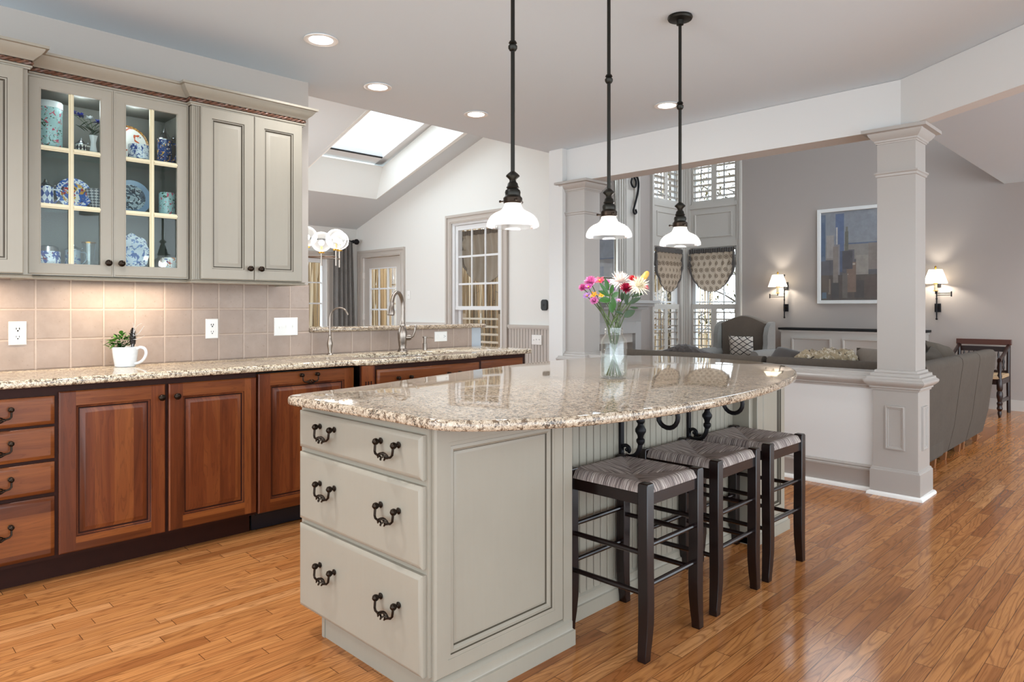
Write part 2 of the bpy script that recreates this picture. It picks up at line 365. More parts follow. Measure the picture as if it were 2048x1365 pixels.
# vaulted ceiling with skylight shaft
sz = lambda y: 2.5 + .322*(9.61-y)
sx0, sx1, sy0, sy1 = 4.40, 5.80, 6.3, 8.56
def slope(x0,x1,y0,y1,m): m.loops([[(x0,y0,sz(y0)),(x1,y0,sz(y0)),(x1,y1,sz(y1)),(x0,y1,sz(y1))],[(x0,y0,sz(y0)+.1),(x1,y0,sz(y0)+.1),(x1,y1,sz(y1)+.1),(x0,y1,sz(y1)+.1)]])
m = MB(); slope(.5,sx0,4.40,9.7,m); slope(sx1,6.2,4.40,9.7,m); slope(sx0,sx1,4.40,sy0,m); slope(sx0,sx1,sy1,9.7,m)
struct('ceiling_vault', m, M['ceilv'])
struct('wall_gable', MB().box(.5,4.42,H+.28, 6.2,4.50,4.4), M['white'])
k = .45
m = MB()
for a,b in (((sx0,sy0),(sx0,sy1)),((sx0,sy1),(sx1,sy1)),((sx1,sy1),(sx1,sy0)),((sx1,sy0),(sx0,sy0))):
    fl = lambda p, o: (p[0] + (-.006 if p[0] > 5 else .006), p[1] + (.006 if p[1] < 7 else -.006) - (.0 if p[1] < 7 else .16)*o/k, sz(p[1]) + o)
    ox = lambda p: .05*(1 if p[0] > 5 else -1)
    f = [fl(a,-.004), fl(b,-.004), fl(b,k), fl(a,k)]; g = [(x+ox((x,0)), y+(.05 if y > 7 else -.05), z) for x,y,z in f]
    m.loops([f, g])
struct('wall_skylight_shaft', m, M['white'])
sk = MB()
for (x0,x1,y0,y1) in ((sx0-.05,sx0+.03,sy0,sy1),(sx1-.11,sx1+.05,sy0,sy1),(sx0,sx1,sy0-.03,sy0+.06),(sx0,sx1,sy1-.30,sy1-.12)):
    h = [(x0,y0),(x1,y0),(x1,y1),(x0,y1)]; sk.loops([[(x,y,sz(y)+k-.01) for x,y in h],[(x,y,sz(y)+k+.07) for x,y in h]])
win1 = struct('window_1', sk, M['sash'])
g = MB(); g.loops([[(x,y,sz(y)+k+.03) for x,y in ((sx0,sy0),(sx1,sy0),(sx1,sy1-.2),(sx0,sy1-.2))]], cap0=False); g.build('pane', M['glass'], win1)
g = MB(); g.loops([[(x,y,sz(y)+k+o) for x,y in ((sx0+.02,sy1-.315),(sx1-.11,sy1-.315),(sx1-.11,sy1-.295),(sx0+.02,sy1-.295))] for o in (-.012,.0)]); g.build('gasket', M['black'], win1)

def casing(m, u0, u1, v0, v1, wd=.11, dp=.022, sill=False):   # in local frame of m.M
    for a,b,c_,d_ in ((u0-wd,u0,v0,v1+wd),(u1,u1+wd,v0,v1+wd),(u0,u1,v1,v1+wd)):
        m.box(a,c_,0,b,d_,dp)
    m.box(u0-wd,v0,dp,u0-wd+.03,v1+wd,dp+.014); m.box(u1+wd-.03,v0,dp,u1+wd,v1+wd,dp+.014); m.box(u0-wd,v1+wd-.03,dp,u1+wd,v1+wd,dp+.014)
    m.box(u0-.03,v0,dp,u0-.018,v1+.03,dp+.006); m.box(u1+.018,v0,dp,u1+.03,v1+.03,dp+.006); m.box(u0-.03,v1+.018,dp,u1+.03,v1+.03,dp+.006)
    if sill: m.box(u0-wd-.02,v0-.03,0,u1+wd+.02,v0,.06); m.box(u0-wd,v0-.12,0,u1+wd,v0-.03,dp)
# big double hung sunroom window (facing -X): u = 7.25 - Y
F = face_x(6.13, 7.24, 0)
m = MB(F); casing(m, 0,.98,.62,2.39); struct('trim_5', m, M['trim2'])
m = MB(F)
m.box(-.005,.62,-.14,.045,2.39,-.005); m.box(.935,.62,-.14,.985,2.39,-.005); m.box(0,2.36,-.14,.98,2.39,-.005); m.box(0,.62,-.14,.98,.66,.01)
m.box(.05,1.22,-.05,.10,2.355,-.02); m.box(.88,1.22,-.05,.93,2.355,-.02); m.box(.05,2.29,-.05,.93,2.355,-.02); m.box(.05,1.215,-.055,.93,1.265,-.015)
m.box(.10,1.55,-.042,.88,1.575,-.028); m.box(.10,1.92,-.042,.88,1.945,-.028); m.box(.355,1.26,-.042,.375,2.29,-.028); m.box(.62,1.26,-.042,.64,2.29,-.028)
m.box(.05,.66,-.10,.10,1.25,-.07); m.box(.88,.66,-.10,.93,1.25,-.07); m.box(.05,.66,-.10,.93,.72,-.07)
win2 = struct('window_2', m, M['sash'])
MB(F).box(.10,1.26,-.037,.88,2.29,-.033).build('pane', M['glass'], win2); MB(F).box(.10,.72,-.087,.88,1.24,-.083).build('pane', M['glass'], win2)
# sunroom door
F = face_x(6.13, 9.424, 0)
m = MB(F); casing(m, 0,1.011,0,2.03); struct('trim_6', m, M['trim2'])
m = MB(F); m.box(.015,.01,-.06,.15,2.02,-.02); m.box(.87,.01,-.06,.996,2.02,-.02); m.box(.15,1.86,-.06,.87,2.02,-.02); m.box(.15,.01,-.06,.87,.25,-.02)
dr = struct('door_1', m, M['trim2'])
m = MB(F)
for i in (1,2): m.box(.15+.24*i-.011,.25,-.05,.15+.24*i+.011,1.86,-.03)
for i in range(1,5): m.box(.15,.25+.322*i-.011,-.05,.87,.25+.322*i+.011,-.03)
for a in ((.15,.25,.165,1.86),(.855,.25,.87,1.86),(.15,1.845,.87,1.86)): m.box(a[0],a[1],-.055,a[2],a[3],-.022)
m.build('muntin_grid', M['sash'], dr)
MB(F).box(.15,.25,-.042,.87,1.86,-.038).build('pane', M['glass'], dr)
m = MB(F)
for z in (.25,1.05,1.70): m.box(.0,z,-.02,.02,z+.1,.004)
m.build('hinge', M['trimw'], dr)
# sunroom left window
F = left_frame(4.2, 9.61, 0)
m = MB(F); casing(m, 0,1.40,.90,2.0); struct('trim_7', m, M['trim2'])
m = MB(F)
for a in ((0,.90,.05,2.0),(1.33,.90,1.40,2.0),(0,.90,1.40,.95),(0,1.94,1.40,2.0),(.66,.9,.74,2.0)): m.box(a[0],a[1],-.09,a[2],a[3],-.02)
for z in (1.30,1.62): m.box(.05,z,-.06,1.33,z+.02,-.04)
win3 = struct('window_3', m, M['sash']); MB(F).box(.05,.95,-.052,1.33,1.94,-.048).build('pane', M['glass'], win3)
# wainscot on the sunroom right wall
def bead(m, u0, u1, v0, v1, pitch=.05, gi=1, back=.006, th=.012):
    m.box(u0, v0, 0, u1, v1, back, gi); n = max(1, round((u1-u0)/pitch)); p = (u1-u0)/n
    for i in range(n):
        a, b = u0+i*p+.0025, u0+(i+1)*p-.0025
        m.loops([[(a,v0,back-.001),(b,v0,back-.001),(b,v1,back-.001),(a,v1,back-.001)],[(a,v0,th-.003),(b,v0,th-.003),(b,v1,th-.003),(a,v1,th-.003)],[(a+.003,v0,th),(b-.003,v0,th),(b-.003,v1,th),(a+.003,v1,th)]], mi=0)
F = face_x(6.13, 6.14, 0); m = MB(F); bead(m, 0,.93,.1,1.0); m.box(0,1.0,0,.93,1.035,.035); m.box(0,.985,0,.93,1.0,.022); struct('trim_8', m, [M['trim2'], M['glaze']])
F = face_x(6.13, 8.30, 0); m = MB(F); bead(m, 0,.95,.1,1.0); m.box(0,1.0,0,.95,1.035,.035); m.box(0,.985,0,.95,1.0,.022); struct('trim_9', m, [M['trim2'], M['glaze']])

# columns
def column(nm, x0, y0, s):
    c = MB()
    def sq(o): return [(x0-o,y0-o),(x0+s+o,y0-o),(x0+s+o,y0+s+o),(x0-o,y0+s+o)]
    c.prism(sq(0), .0, 2.435)
    p = sq(0)[::-1]
    c.sweep(p, [(0,2.34),(.006,2.34),(.008,2.348),(.014,2.352),(.016,2.362),(.030,2.375),(.044,2.395),(.048,2.408),(.052,2.410),(.078,2.412),(.078,2.434),(0,2.434)], closed=True, side=-1)
    c.sweep(p, [(0,2.118),(.007,2.122),(.009,2.135),(.016,2.141),(.016,2.151),(0,2.154)], closed=True, side=-1)
    c.prism(sq(.02), 0, .71)
    c.sweep(p, [(.02,.70),(.028,.70),(.030,.712),(.038,.716),(.038,.726),(.050,.735),(.063,.748),(.067,.760),(.065,.768),(.052,.778),(.050,.790),(.034,.795),(.032,.812),(.014,.818),(.012,.832),(0,.834)], closed=True, side=-1)
    c.sweep(p, [(.02,0),(.036,0),(.036,.168),(.030,.172),(.028,.182),(.02,.186)], closed=True, side=-1)
    for F, in ((face_x(x0-.02, y0+s+.02, 0),), (left_frame(x0-.02, y0-.02, 0),)):
        c.M = F; w_ = s+.04
        for o, d in ((.0,.012),):
            a0,a1,b0,b1 = .075,w_-.075,.31,.60
            c.rings(a1-a0,b1-b0,[(0,0),(.002,.012),(.010,.014),(.014,.008),(.020,.008),(.023,.002),(.026,.0015)], x0=a0, y0=b0)
    c.M = Matrix.Identity(4)
    o = struct(nm, c, M['trim'])
    c = MB(); c.sweep(p, [(.036,0),(.054,0),(.053,.012),(.046,.022),(.036,.026)], closed=True, side=-1); c.build('shoe_moulding', M['trimw'], o)
column('trim_10', 5.03, 1.309, .23); column('trim_11', 5.03, 4.05, .23)

# family room
XF, YF = 10.2, 6.10
m = MB()
for y0,y1,z0,z1 in ((-3.5,2.6,0,5.5),(2.6,4.6,0,3.6),(2.6,4.6,4.9,5.5),(4.6,5.15,0,5.5),(5.15,5.97,0,.45),(5.15,5.97,2.22,2.90),(5.15,5.97,4.2,5.5),(5.97,6.24,0,5.5)): m.box(XF,y0,z0,XF+.14,y1,z1)
struct('wall_far', m, M['famw'])
m = MB()
for x0,x1,z0,z1 in ((6.28,9.28,0,5.5),(9.28,10.08,0,.45),(9.28,10.08,2.22,2.90),(9.28,10.08,4.2,5.5),(10.08,XF,0,5.5)): m.box(x0,YF,z0,x1,YF+.14,z1)
struct('wall_family_left', m, M['famw'])
struct('ceiling_family', MB().box(5.26,1.69,5.5, 10.34,6.24,5.6), M['ceil'])
struct('wall_balcony', MB().box(5.26,1.60,H+.28, 10.3,1.69,3.9), M['famw'])
struct('wall_above_header', MB().box(5.16,1.69,H+.28, 5.26,4.5,5.5), M['famw'])
struct('baseboard_far', MB().box(XF-.016,-3.5,0, XF,4.6,.13), M['trimg'])
def corner_window(i, F, W):
    m = MB(F)
    for a in ((-.08,.35,0,4.3),(W,.35,W+.08,4.3),(0,.35,W,.45),(0,2.22,W,2.30),(0,2.86,W,2.93)): m.box(a[0],a[1],0,a[2],a[3],.03)
    m.box(-.08,.35,.03,-.05,4.3,.05); m.box(W+.05,.35,.03,W+.08,4.3,.05)
    m.box(0,2.30,0,W,2.86,.012); m.rings(W-.16,.40,[(0,.012),(.002,.030),(.018,.030),(.026,.014),(.03,.014)], x0=.08, y0=2.38)
    o = struct('window_%d' % i, m, M['trimg'])
    m = MB(F)
    for z0,z1 in ((.45,2.22),(2.90,4.2)):
        for a in ((0,z0,.06,z1),(W-.06,z0,W,z1),(0,z0,W,z0+.05),(0,z1-.05,W,z1)): m.box(a[0],a[1],-.13,a[2],a[3],-.05)
        n = 4 if z0 < 1 else 3
        for k_ in range(1,n): zz = z0+(z1-z0)*k_/n; m.box(.05,zz-.01,-.10,W-.05,zz+.01,-.08)
        for k_ in (1,2): u = W*k_/3; m.box(u-.009,z0,-.10,u+.009,z1,-.08)
    m.build('sash', M['sash'], o)
    for z0,z1 in ((.45,2.22),(2.90,4.2)): MB(F).box(.05,z0,-.092,W-.05,z1,-.088).build('pane', M['glass'], o)
FR = face_x(XF, 5.97, 0); FL = left_frame(9.28, YF, 0)
corner_window(4, FR, .82); corner_window(5, FL, .80)
def shutter(F, u0, u1, z0, z1, label, grp):
    o = thing('plantation_shutter', label, 'shutter', tuple(F @ Vector(((u0+u1)/2, z0, 0))), grp)
    m = MB(F)
    for a in ((u0,z0,u0+.045,z1),(u1-.045,z0,u1,z1),(u0,z0,u1,z0+.09),(u0,z1-.08,u1,z1)): m.box(a[0],a[1],-.035,a[2],a[3],-.008)
    m.build('frame', M['trimg'], o)
    m = MB(F); n = int((z1-z0-.17)/.095); p = (z1-z0-.17)/n
    for i in range(n):
        z = z0+.09+p*(i+.5)
        m.loops([[(u,z+a*.3+b*.2,-.02+a-b*.05) for a,b in ((-.032,.012),(0,.022),(.032,.012),(.032,-.002),(0,-.012),(-.032,-.002))] for u in (u0+.045,u1-.045)])
    m.build('louvers', M['trimg'], o)
    um = (u0+u1)/2; MB(F).box(um-.006,z0+.12,.018,um+.006,z1-.12,.028).build('tilt_rod', simple('shutter_rod', '8b8a88', .5), o)
G = 'plantation shutters on the family room corner windows'
for F,W,nm,s1,s2 in ((FR,.82,'far wall','left','right'),(FL,.80,'side wall','left','right')):
    for k_,(a,b) in enumerate(((.004,W/2-.001),(W/2+.001,W-.004))):
        shutter(F,a,b,.48,1.30,'lower grey cafe shutter, %s leaf of the %s window by the room corner' % ((s1,s2)[k_], nm), G)
        shutter(F,a,b,2.902,4.15,'upper grey shutter under the header, %s leaf of the %s window' % ((s1,s2)[k_], nm), G)
# fireplace breast
m = MB(); Yb = 5.45
m.box(6.3,Yb,0, 6.95,6.1,5.5); m.box(7.80,Yb,0, 7.93,6.1,5.5); m.box(6.95,Yb,.78, 7.80,6.1,5.5); m.box(6.95,5.85,0,7.80,6.1,.78)
br = struct('wall_breast', m, M['trimg'])
m = MB(); m.M = left_frame(6.3, Yb, 0)
for u in (1.18,1.235,1.29,1.33): m.box(u,1.36,0,u+.02,5.4,.018)
m.box(1.52,1.36,0,1.62,5.4,.03); m.box(1.60,1.36,.03,1.62,5.4,.04)
m.build('pilaster', M['trimg'], br)
m = MB(); m.box(6.85,Yb-.30,1.30,8.02,Yb,1.34); m.box(6.9,Yb-.24,1.26,7.97,Yb,1.30); m.box(6.95,Yb-.17,1.22,7.93,Yb,1.26); m.box(6.9,Yb-.04,1.05,7.95,Yb,1.22)
m.box(7.80,Yb-.05,0,7.93,Yb,1.06); m.box(6.82,Yb-.05,0,6.95,Yb,1.06); m.box(6.95,Yb-.05,.90,7.80,Yb,1.06)
tag(m.build('mantel', simple('mantel_grey_paint', 'b4b3b1', .4), bev=.004), 'grey painted fireplace mantel with stepped shelf behind the flowers', 'mantel')
MB().box(6.95,5.70,0,7.80,5.72,.90).build('firebox', simple('firebox_brick', '5c5956', .8, var=.3, vs=20), br)
# ---------------- hardware ----------------
def pull_mb(F, cu, cv, n0):     # bird-cage drop pull; local u along the drawer, v up, n out
    m = MB(F); hw = .049
    for s in (-1, 1):
        m.lathe([(.011,0),(.012,.004),(.006,.008),(.005,.012),(.010,.018),(.0115,.024),(.009,.031),(.003,.034)], (0,0,0), 12) if False else None
        L = []
        for r, n_ in ((.009,0),(.011,.004),(.006,.007),(.005,.011),(.009,.015),(.0115,.021),(.010,.028),(.004,.033)):
            L.append([(cu+s*hw+r*math.cos(2*PI*k/12), cv+r*math.sin(2*PI*k/12), n0+n_) for k in range(12)])
        m.loops(L)
        m.tube([(cu+s*hw,cv,n0+.022),(cu+s*hw,cv-.012,n0+.024),(cu+s*(hw-.001),cv-.030,n0+.026),(cu+s*(hw-.008),cv-.037,n0+.028),(cu+s*.025,cv-.040,n0+.029)], .004, 6)
    for j in range(4):
        pts = []
        for i in range(13):
            t = i/12; a = 2*PI*j/4 + t*PI*1.5; r = .0105*math.sin(PI*t)+.0015
            pts.append((cu-.027+.054*t, cv-.040+r*math.sin(a), n0+.029+r*math.cos(a)))
        m.tube(pts, .003, 5)
    return m
def knob_mb(F, cu, cv, n0):
    m = MB(F); L = []
    for r, n_ in ((.010,0),(.010,.003),(.006,.006),(.006,.014),(.013,.019),(.0165,.025),(.0155,.031),(.010,.036),(.004,.0375)):
        L.append([(cu+r*math.cos(2*PI*k/16), cv+r*math.sin(2*PI*k/16), n0+n_) for k in range(16)])
    return m.loops(L)
def raised_door(F, w, h, st, mats3, name, parent, t=.02, slots=None):
    # mats: [stile, rail, panel/groove]
    m = MB(F)
    for x0,x1 in ((0,st),(w-st,w)):
        m.loops([[(x0,0,0),(x1,0,0),(x1,h,0),(x0,h,0)],[(x0,0,t-.004),(x1,0,t-.004),(x1,h,t-.004),(x0,h,t-.004)],[(x0+(.005 if x0==0 else 0),.005,t),(x1-(.005 if x1==w else 0),.005,t),(x1-(.005 if x1==w else 0),h-.005,t),(x0+(.005 if x0==0 else 0),h-.005,t)]], mi=0)
    for y0,y1 in ((0,st),(h-st,h)):
        m.loops([[(st,y0,0),(w-st,y0,0),(w-st,y1,0),(st,y1,0)],[(st,y0,t-.004),(w-st,y0,t-.004),(w-st,y1,t-.004),(st,y1,t-.004)],[(st,y0+(.005 if y0==0 else 0),t),(w-st,y0+(.005 if y0==0 else 0),t),(w-st,y1-(.005 if y1==h else 0),t),(st,y1-(.005 if y1==h else 0),t)]], mi=1)
    pr = [(-.001,t),(.003,t-.001),(.005,t-.006),(.011,t-.007),(.014,t-.012),(.018,t-.012),(.036,t-.003),(.040,t-.003)]
    m.rings(w-2*st, h-2*st, pr, mis=[2,3,2,3,3,2,2], x0=st, y0=st, cap0=False)
    return m.build(name, mats3, parent)
def slab_front(F, w, h, name, mats, parent, t=.02, rim=.016):
    m = MB(F); m.rings(w, h, [(0,0),(0,t-.008),(.002,t-.006),(rim,t),(rim+.001,t)], mis=[0,0,0,0]); return m.build(name, mats, parent)

CH = [M['ch_v'], M['ch_h'], M['ch_v'], M['ch_d']]; CR = [M['cream'], M['cream'], M['cream'], M['glaze']]
YD, YFR = 3.68, 3.68           # frame plane of the cherry base run; fronts stand 20 mm proud
def base_box(nm, label, x0, x1, yf=YFR, z1=.896, kick=True):
    o = thing(nm, label, 'cabinet', (x0, yf, 0), 'cherry base cabinets under the back counter')
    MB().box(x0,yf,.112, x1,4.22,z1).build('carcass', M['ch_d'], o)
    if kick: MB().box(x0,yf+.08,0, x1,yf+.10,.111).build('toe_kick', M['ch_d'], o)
    return o
# drawer base at the far left
o = base_box('drawer_cabinet', 'cherry base cabinet of four stacked drawers at the left picture edge', .325, .770)
for z0,z1 in ((.725,.851),(.570,.712),(.416,.554),(.130,.398)):
    F = left_frame(.335, YD, z0); dw = slab_front(F, .427, z1-z0, 'drawer', [M['ch_h']], o)
    pull_mb(F, .2135, (z1-z0)*.5+.018 if z1-z0 < .2 else (z1-z0)*.62, .02).build('handle', M['bronze'], dw)
o = base_box('door_cabinet', 'cherry base cabinet with two raised panel doors below the mug planter', .770, 1.706)
for x0,x1,kx in ((.778,1.232,.431),(1.249,1.702,.033)):
    F = left_frame(x0, YD, .128); dd = raised_door(F, x1-x0, .738, .066, CH, 'door', o)
    knob_mb(F, kx, .675, .02).build('knob', M['bronze'], dd)
o = thing('dishwasher', 'panel-fronted dishwasher with cherry door over a black toe kick', 'dishwasher', (1.712, YFR, 0))
MB().box(1.712,YFR+.012,.10, 2.318,4.20,.885).build('body', M['black'], o)
MB().box(1.716,YFR+.075,.004, 2.314,YFR+.085,.112).build('toe_kick', M['dwk'], o)
F = left_frame(1.714, YD+.01, .116); dd = raised_door(F, .604, .767, .066, CH, 'door', o, t=.03); pull_mb(F, .30, .745, .03).build('handle', M['bronze'], dd)
# sink base (bumped forward) with fluted filler
ys = 3.585
o = base_box('sink_cabinet', 'cherry sink base bumped forward with fluted corner and two-handle false drawer', 2.322, 3.300, ys, .705)
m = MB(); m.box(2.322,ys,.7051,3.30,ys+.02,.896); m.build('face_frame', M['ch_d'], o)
m = MB(left_frame(2.322, ys, .10)); m.box(0,0,0,.085,.795,.012)
for i in range(3): m.box(.018+i*.019,.10,.0121,.027+i*.019,.70,.0125, 1)  # flutes are flat dark strips, groove shade put into the colour
m.build('fluted_pilaster', [M['ch_v'], M['ch_d']], o)
F = left_frame(2.425, ys, .715); dw = slab_front(F, .845, .152, 'drawer', [M['ch_h']], o)
for cu in (.195, .605): pull_mb(F, cu, .093, .02).build('handle', M['bronze'], dw)
for k_ in range(2): raised_door(left_frame(2.425+k_*.425, ys, .128), .42, .57, .066, CH, 'door', o)
o = base_box('end_cabinet', 'narrow cherry cabinet at the open end of the back counter', 3.302, 3.845)
F = left_frame(3.355, YD, .715); dw = slab_front(F, .452, .152, 'drawer', [M['ch_h']], o); pull_mb(F, .185, .085, .02).build('handle', M['bronze'], dw)
raised_door(left_frame(3.355, YD, .128), .452, .57, .066, CH, 'door', o)

# back countertop with sink hole
pts = [(-.6,4.228),(-.6,3.632),(2.22,3.632)] + [(2.22+.20*t, 3.632-.082*(3*t*t-2*t**3)) for t in (.15,.3,.45,.6,.75,.9,1)] + [(3.22,3.55)] + [(3.22+.10*t, 3.55+.082*(3*t*t-2*t**3)) for t in (.25,.5,.75,1)] + [(3.85,3.632),(3.885,3.645),(3.90,3.68),(3.90,4.228)]
hole = [(2.82+.42*math.cos(a)*(1+.0*math.cos(2*a)), 3.835+.185*math.sin(a)*(1-.10*math.cos(a))) for a in [2*PI*k/40 for k in range(40)]]
ct = slab('back_countertop', pts, .897, .932, mat_granite('granite_back', 'd8cbb0'), hole=hole)
tag(ct, 'long speckled granite countertop along the tiled back wall', 'countertop')
sk = MB(); L = []
for s_, z in ((1.02,.896),(1.0,.80),(.93,.725),(.5,.715)): L.append([(2.82+(x-2.82)*s_, 3.835+(y-3.835)*s_, z) for x, y in hole])
sk.loops(L, cap0=False); so = tag(sk.build('kitchen_sink', M['nickel']), 'undermount sink bowl sunk into the granite below the gooseneck faucet', 'sink')
so.modifiers.new('s','SOLIDIFY').thickness = .002
lg = slab('bar_ledge', [(2.335,4.47),(2.335,4.195),(3.90,4.195),(3.93,4.21),(3.945,4.25),(3.945,4.47)], 1.083, 1.114, M['gr'])
tag(lg, 'raised granite bar ledge between kitchen and sunroom', 'ledge')

# faucets
def faucet():
    o = thing('kitchen_faucet', 'tall brushed nickel gooseneck faucet with pull-down spray head', 'faucet', (2.975,4.065,.932))
    x, y, z = 2.975, 4.065, .932
    MB().lathe([(.036,0),(.036,.006),(.030,.012),(.026,.03),(.030,.06),(.034,.10),(.034,.13),(.027,.165),(.020,.18),(.022,.19),(.020,.20),(.016,.22),(.016,.225)], (x,y,z), 24).build('body', M['nickel'], o)
    d = Vector((-.90,-.42,0)).normalized(); pts = [(x,y,z+.21),(x,y,z+.30)]
    for i in range(13):
        a = PI*i/12*.86; R = .075; c = Vector((x,y,z+.33)) + d*R
        pts.append(tuple(c - d*R*math.cos(a) + Vector((0,0,R*1.25*math.sin(a)))))
    e = Vector(pts[-1]); dv = (Vector(pts[-1])-Vector(pts[-2])).normalized()
    pts.append(tuple(e+dv*.03)); MB().tube(pts, .0135, 14).build('spout', M['nickel'], o)
    e = Vector(pts[-1]); m = MB(); dn = (dv*.4+Vector((0,0,-1))).normalized()
    m.tube([e-dn*.012, e, e+dn*.012, e+dn*.035, e+dn*.055, e+dn*.078, e+dn*.082], [.0165,.0175,.017,.021,.026,.0255,.022], 16); m.build('spray_head', M['nickel'], o)
    s = Vector((.80,-.60,0)).normalized(); b = Vector((x,y,z+.10)); hd = MB()
    hd.tube([b+s*.02, b+s*.05, b+s*.062, b+s*.066], [.021,.021,.016,.008], 14)
    hd.tube([b+s*.055, b+s*.075+Vector((0,0,.01)), b+s*.088+Vector((0,0,.045)), b+s*.094+Vector((0,0,.075))], [.008,.009,.007,.010], 10); hd.ball(tuple(b+s*.094+Vector((0,0,.08))), .0115, 10, 6)
    hd.build('lever_handle', M['nickel'], o)
faucet()
o = thing('filter_faucet', 'slim curved filtered water faucet at the left end of the sink', 'faucet', (2.428,4.13,.932)); x,y,z = 2.428,4.13,.932
MB().lathe([(.020,0),(.020,.004),(.012,.012),(.012,.03),(.019,.06),(.019,.078),(.011,.11),(.008,.125),(.009,.13),(.006,.135)], (x,y,z), 16).build('body', M['nickel'], o)
d = Vector((.75,-.66,0)).normalized(); pts = [(x,y,z+.13),(x,y,z+.21)]
for i in range(13):
    a = PI*i/12*.88; c_ = Vector((x,y,z+.24))+d*.062; pts.append(tuple(c_-d*.062*math.cos(a)+Vector((0,0,.075*math.sin(a)))))
MB().tube(pts, .0058, 10).build('spout', M['nickel'], o)
o = thing('soap_dispenser', 'short nickel soap pump to the right of the gooseneck faucet', 'dispenser', (3.186,4.076,.932)); x,y,z = o.location
MB().lathe([(.016,0),(.016,.05),(.013,.052)], (x,y,z), 16).build('bottle_collar', M['nickel'], o)
m = MB(); m.lathe([(.011,.052),(.011,.088),(.017,.090),(.017,.101),(.012,.104)], (x,y,z), 16); m.tube([(x,y,z+.096),(x+.03,y-.03,z+.094),(x+.045,y-.045,z+.090)], .005, 8); m.build('pump', M['nickel'], o)

# ---------------- upper cabinets ----------------
crownP = [(0,2.345),(.008,2.345),(.010,2.352),(.016,2.355),(.016,2.362),(.010,2.366),(.010,2.384),(.018,2.386),(.022,2.392),(.030,2.400),(.044,2.412),(.056,2.428),(.060,2.438),(.072,2.440),(.072,2.452),(0,2.452)]
railP = [(0,1.383),(.014,1.383),(.017,1.389),(.010,1.394),(.016,1.399),(0,1.402)]
def rope(m, a, b, r=.0098, pitch=.030):
    a, b = Vector(a), Vector(b); d = (b-a); L = d.length; d.normalize(); s = d.cross(Vector((0,0,1))).normalized(); up = Vector((0,0,1)); n = max(8, int(L/pitch*5))
    for ph in (0, PI):
        m.tube([a + d*L*i/n + (s*math.cos(ph+2*PI*i/n*L/pitch*.5) + up*math.sin(ph+2*PI*i/n*L/pitch*.5))*r*.55 for i in range(n+1)], r*.62, 5)
copper = simple('copper_glazed_rope', '694838', .4, .1, var=.5, vs=90)
def upper(nm, label, x0, x1, yf, path, ropes, hollow=False):
    o = thing(nm, label, 'cabinet', (x0, yf, 1.385))
    m = MB()
    if hollow:
        t = .018
        for a in ((x0,yf,1.402,x0+t,4.238,2.40),(x1-t,yf,1.402,x1,4.238,2.40),(x0,yf,1.402,x1,4.238,1.452),(x0,yf,2.312,x1,4.238,2.40),(x0,4.222,1.402,x1,4.238,2.40)): m.box(*a)
        for a in ((x0,yf,1.402,x0+.03,yf+.018,2.36),(x1-.03,yf,1.402,x1,yf+.018,2.36)): m.box(*a)
    else: m.box(x0,yf,1.402, x1,4.238,2.44)
    m.build('carcass', simple('cream_darkened_as_shade','66665f',.5) if hollow else M['cream'], o)  # hollow cabinet: same cream darkened, the dim interior put into its colour
    m = MB(); m.sweep(path, crownP, side=1, mi=0, pm={0:1,4:1,5:1,6:1}); m.build('crown_moulding', [M['cream'], M['glaze']], o)
    m = MB(); m.sweep(path, railP, side=1); m.build('light_rail', M['cream'], o)
    m = MB()
    for a,b in ropes: rope(m, a, b)
    m.build('rope_trim', copper, o); return o
zr = 2.3755
o = upper('upper_cabinet', 'cream upper cabinet with raised panel door at the left picture edge', .18, .690, 3.83, [(.10,3.83),(.690,3.83),(.690,4.23)], [((.10,3.818,zr),(.700,3.818,zr)),((.702,3.82,zr),(.702,3.90,zr))])
F = left_frame(.197, 3.83, 1.404); dd = raised_door(F, .475, .942, .058, CR, 'door', o)
o = upper('glass_cabinet', 'cream glass-door cabinet displaying blue and white china', .692, 1.436, 3.92, [(.692,3.92),(1.436,3.92)], [((.705,3.908,zr),(1.43,3.908,zr))], hollow=True)
def glass_door(F, w, h, st, kx):
    t = .02; m = MB(F)
    for a in ((0,0,st,h),(w-st,0,w,h),(st,0,w-st,st),(st,h-st,w-st,h)): m.box(a[0],a[1],0,a[2],a[3],t-.003)
    m.rings(w, h, [(.004,t-.004),(.009,t),(st-.009,t),(st-.004,t-.003),(st-.002,t-.008),(st,t-.010),(st,.0)], mis=[0,0,0,1,1,0], cap1=False, cap0=False)
    d_ = m.build('door', [M['cream'], M['glaze']], o)
    m = MB(F); iw, ih = w-2*st, h-2*st
    def bar(a0,b0,a1,b1):
        m.box(a0,b0,.003,a1,b1,.012); 
        if a1-a0 < b1-b0: m.box((a0+a1)/2-.004,b0,.012,(a0+a1)/2+.004,b1,.017)
        else: m.box(a0,(b0+b1)/2-.004,.012,a1,(b0+b1)/2+.004,.017)
    bar(st+iw/2-.011, st, st+iw/2+.011, st+ih)
    for i in (1,2):
        b = st+ih*i/3; bar(st,b-.011,st+iw/2-.011,b+.011); bar(st+iw/2+.011,b-.011,st+iw,b+.011)
    m.build('muntin', simple('cream_muntin_lit', 'd9cfae', .4), d_)  # paler and yellower than the doors: glow from inside put into colour
    MB(F).box(st,st,.0005,st+iw,st+ih,.0025).build('pane', M['glassc'], d_)
    knob_mb(F, kx, .068, t).build('knob', M['bronze'], d_)
for x0,w_,kx in ((.699,.365,.338),(1.066,.365,.030)): glass_door(left_frame(x0,3.92,1.404), w_, .942, .057, kx)
for z in (1.748, 2.032): MB().box(.712,3.945,z-.004,1.416,4.220,z+.003).build('glass_shelf', pane('shelf_glass',(.86,.95,.94,1)), o)
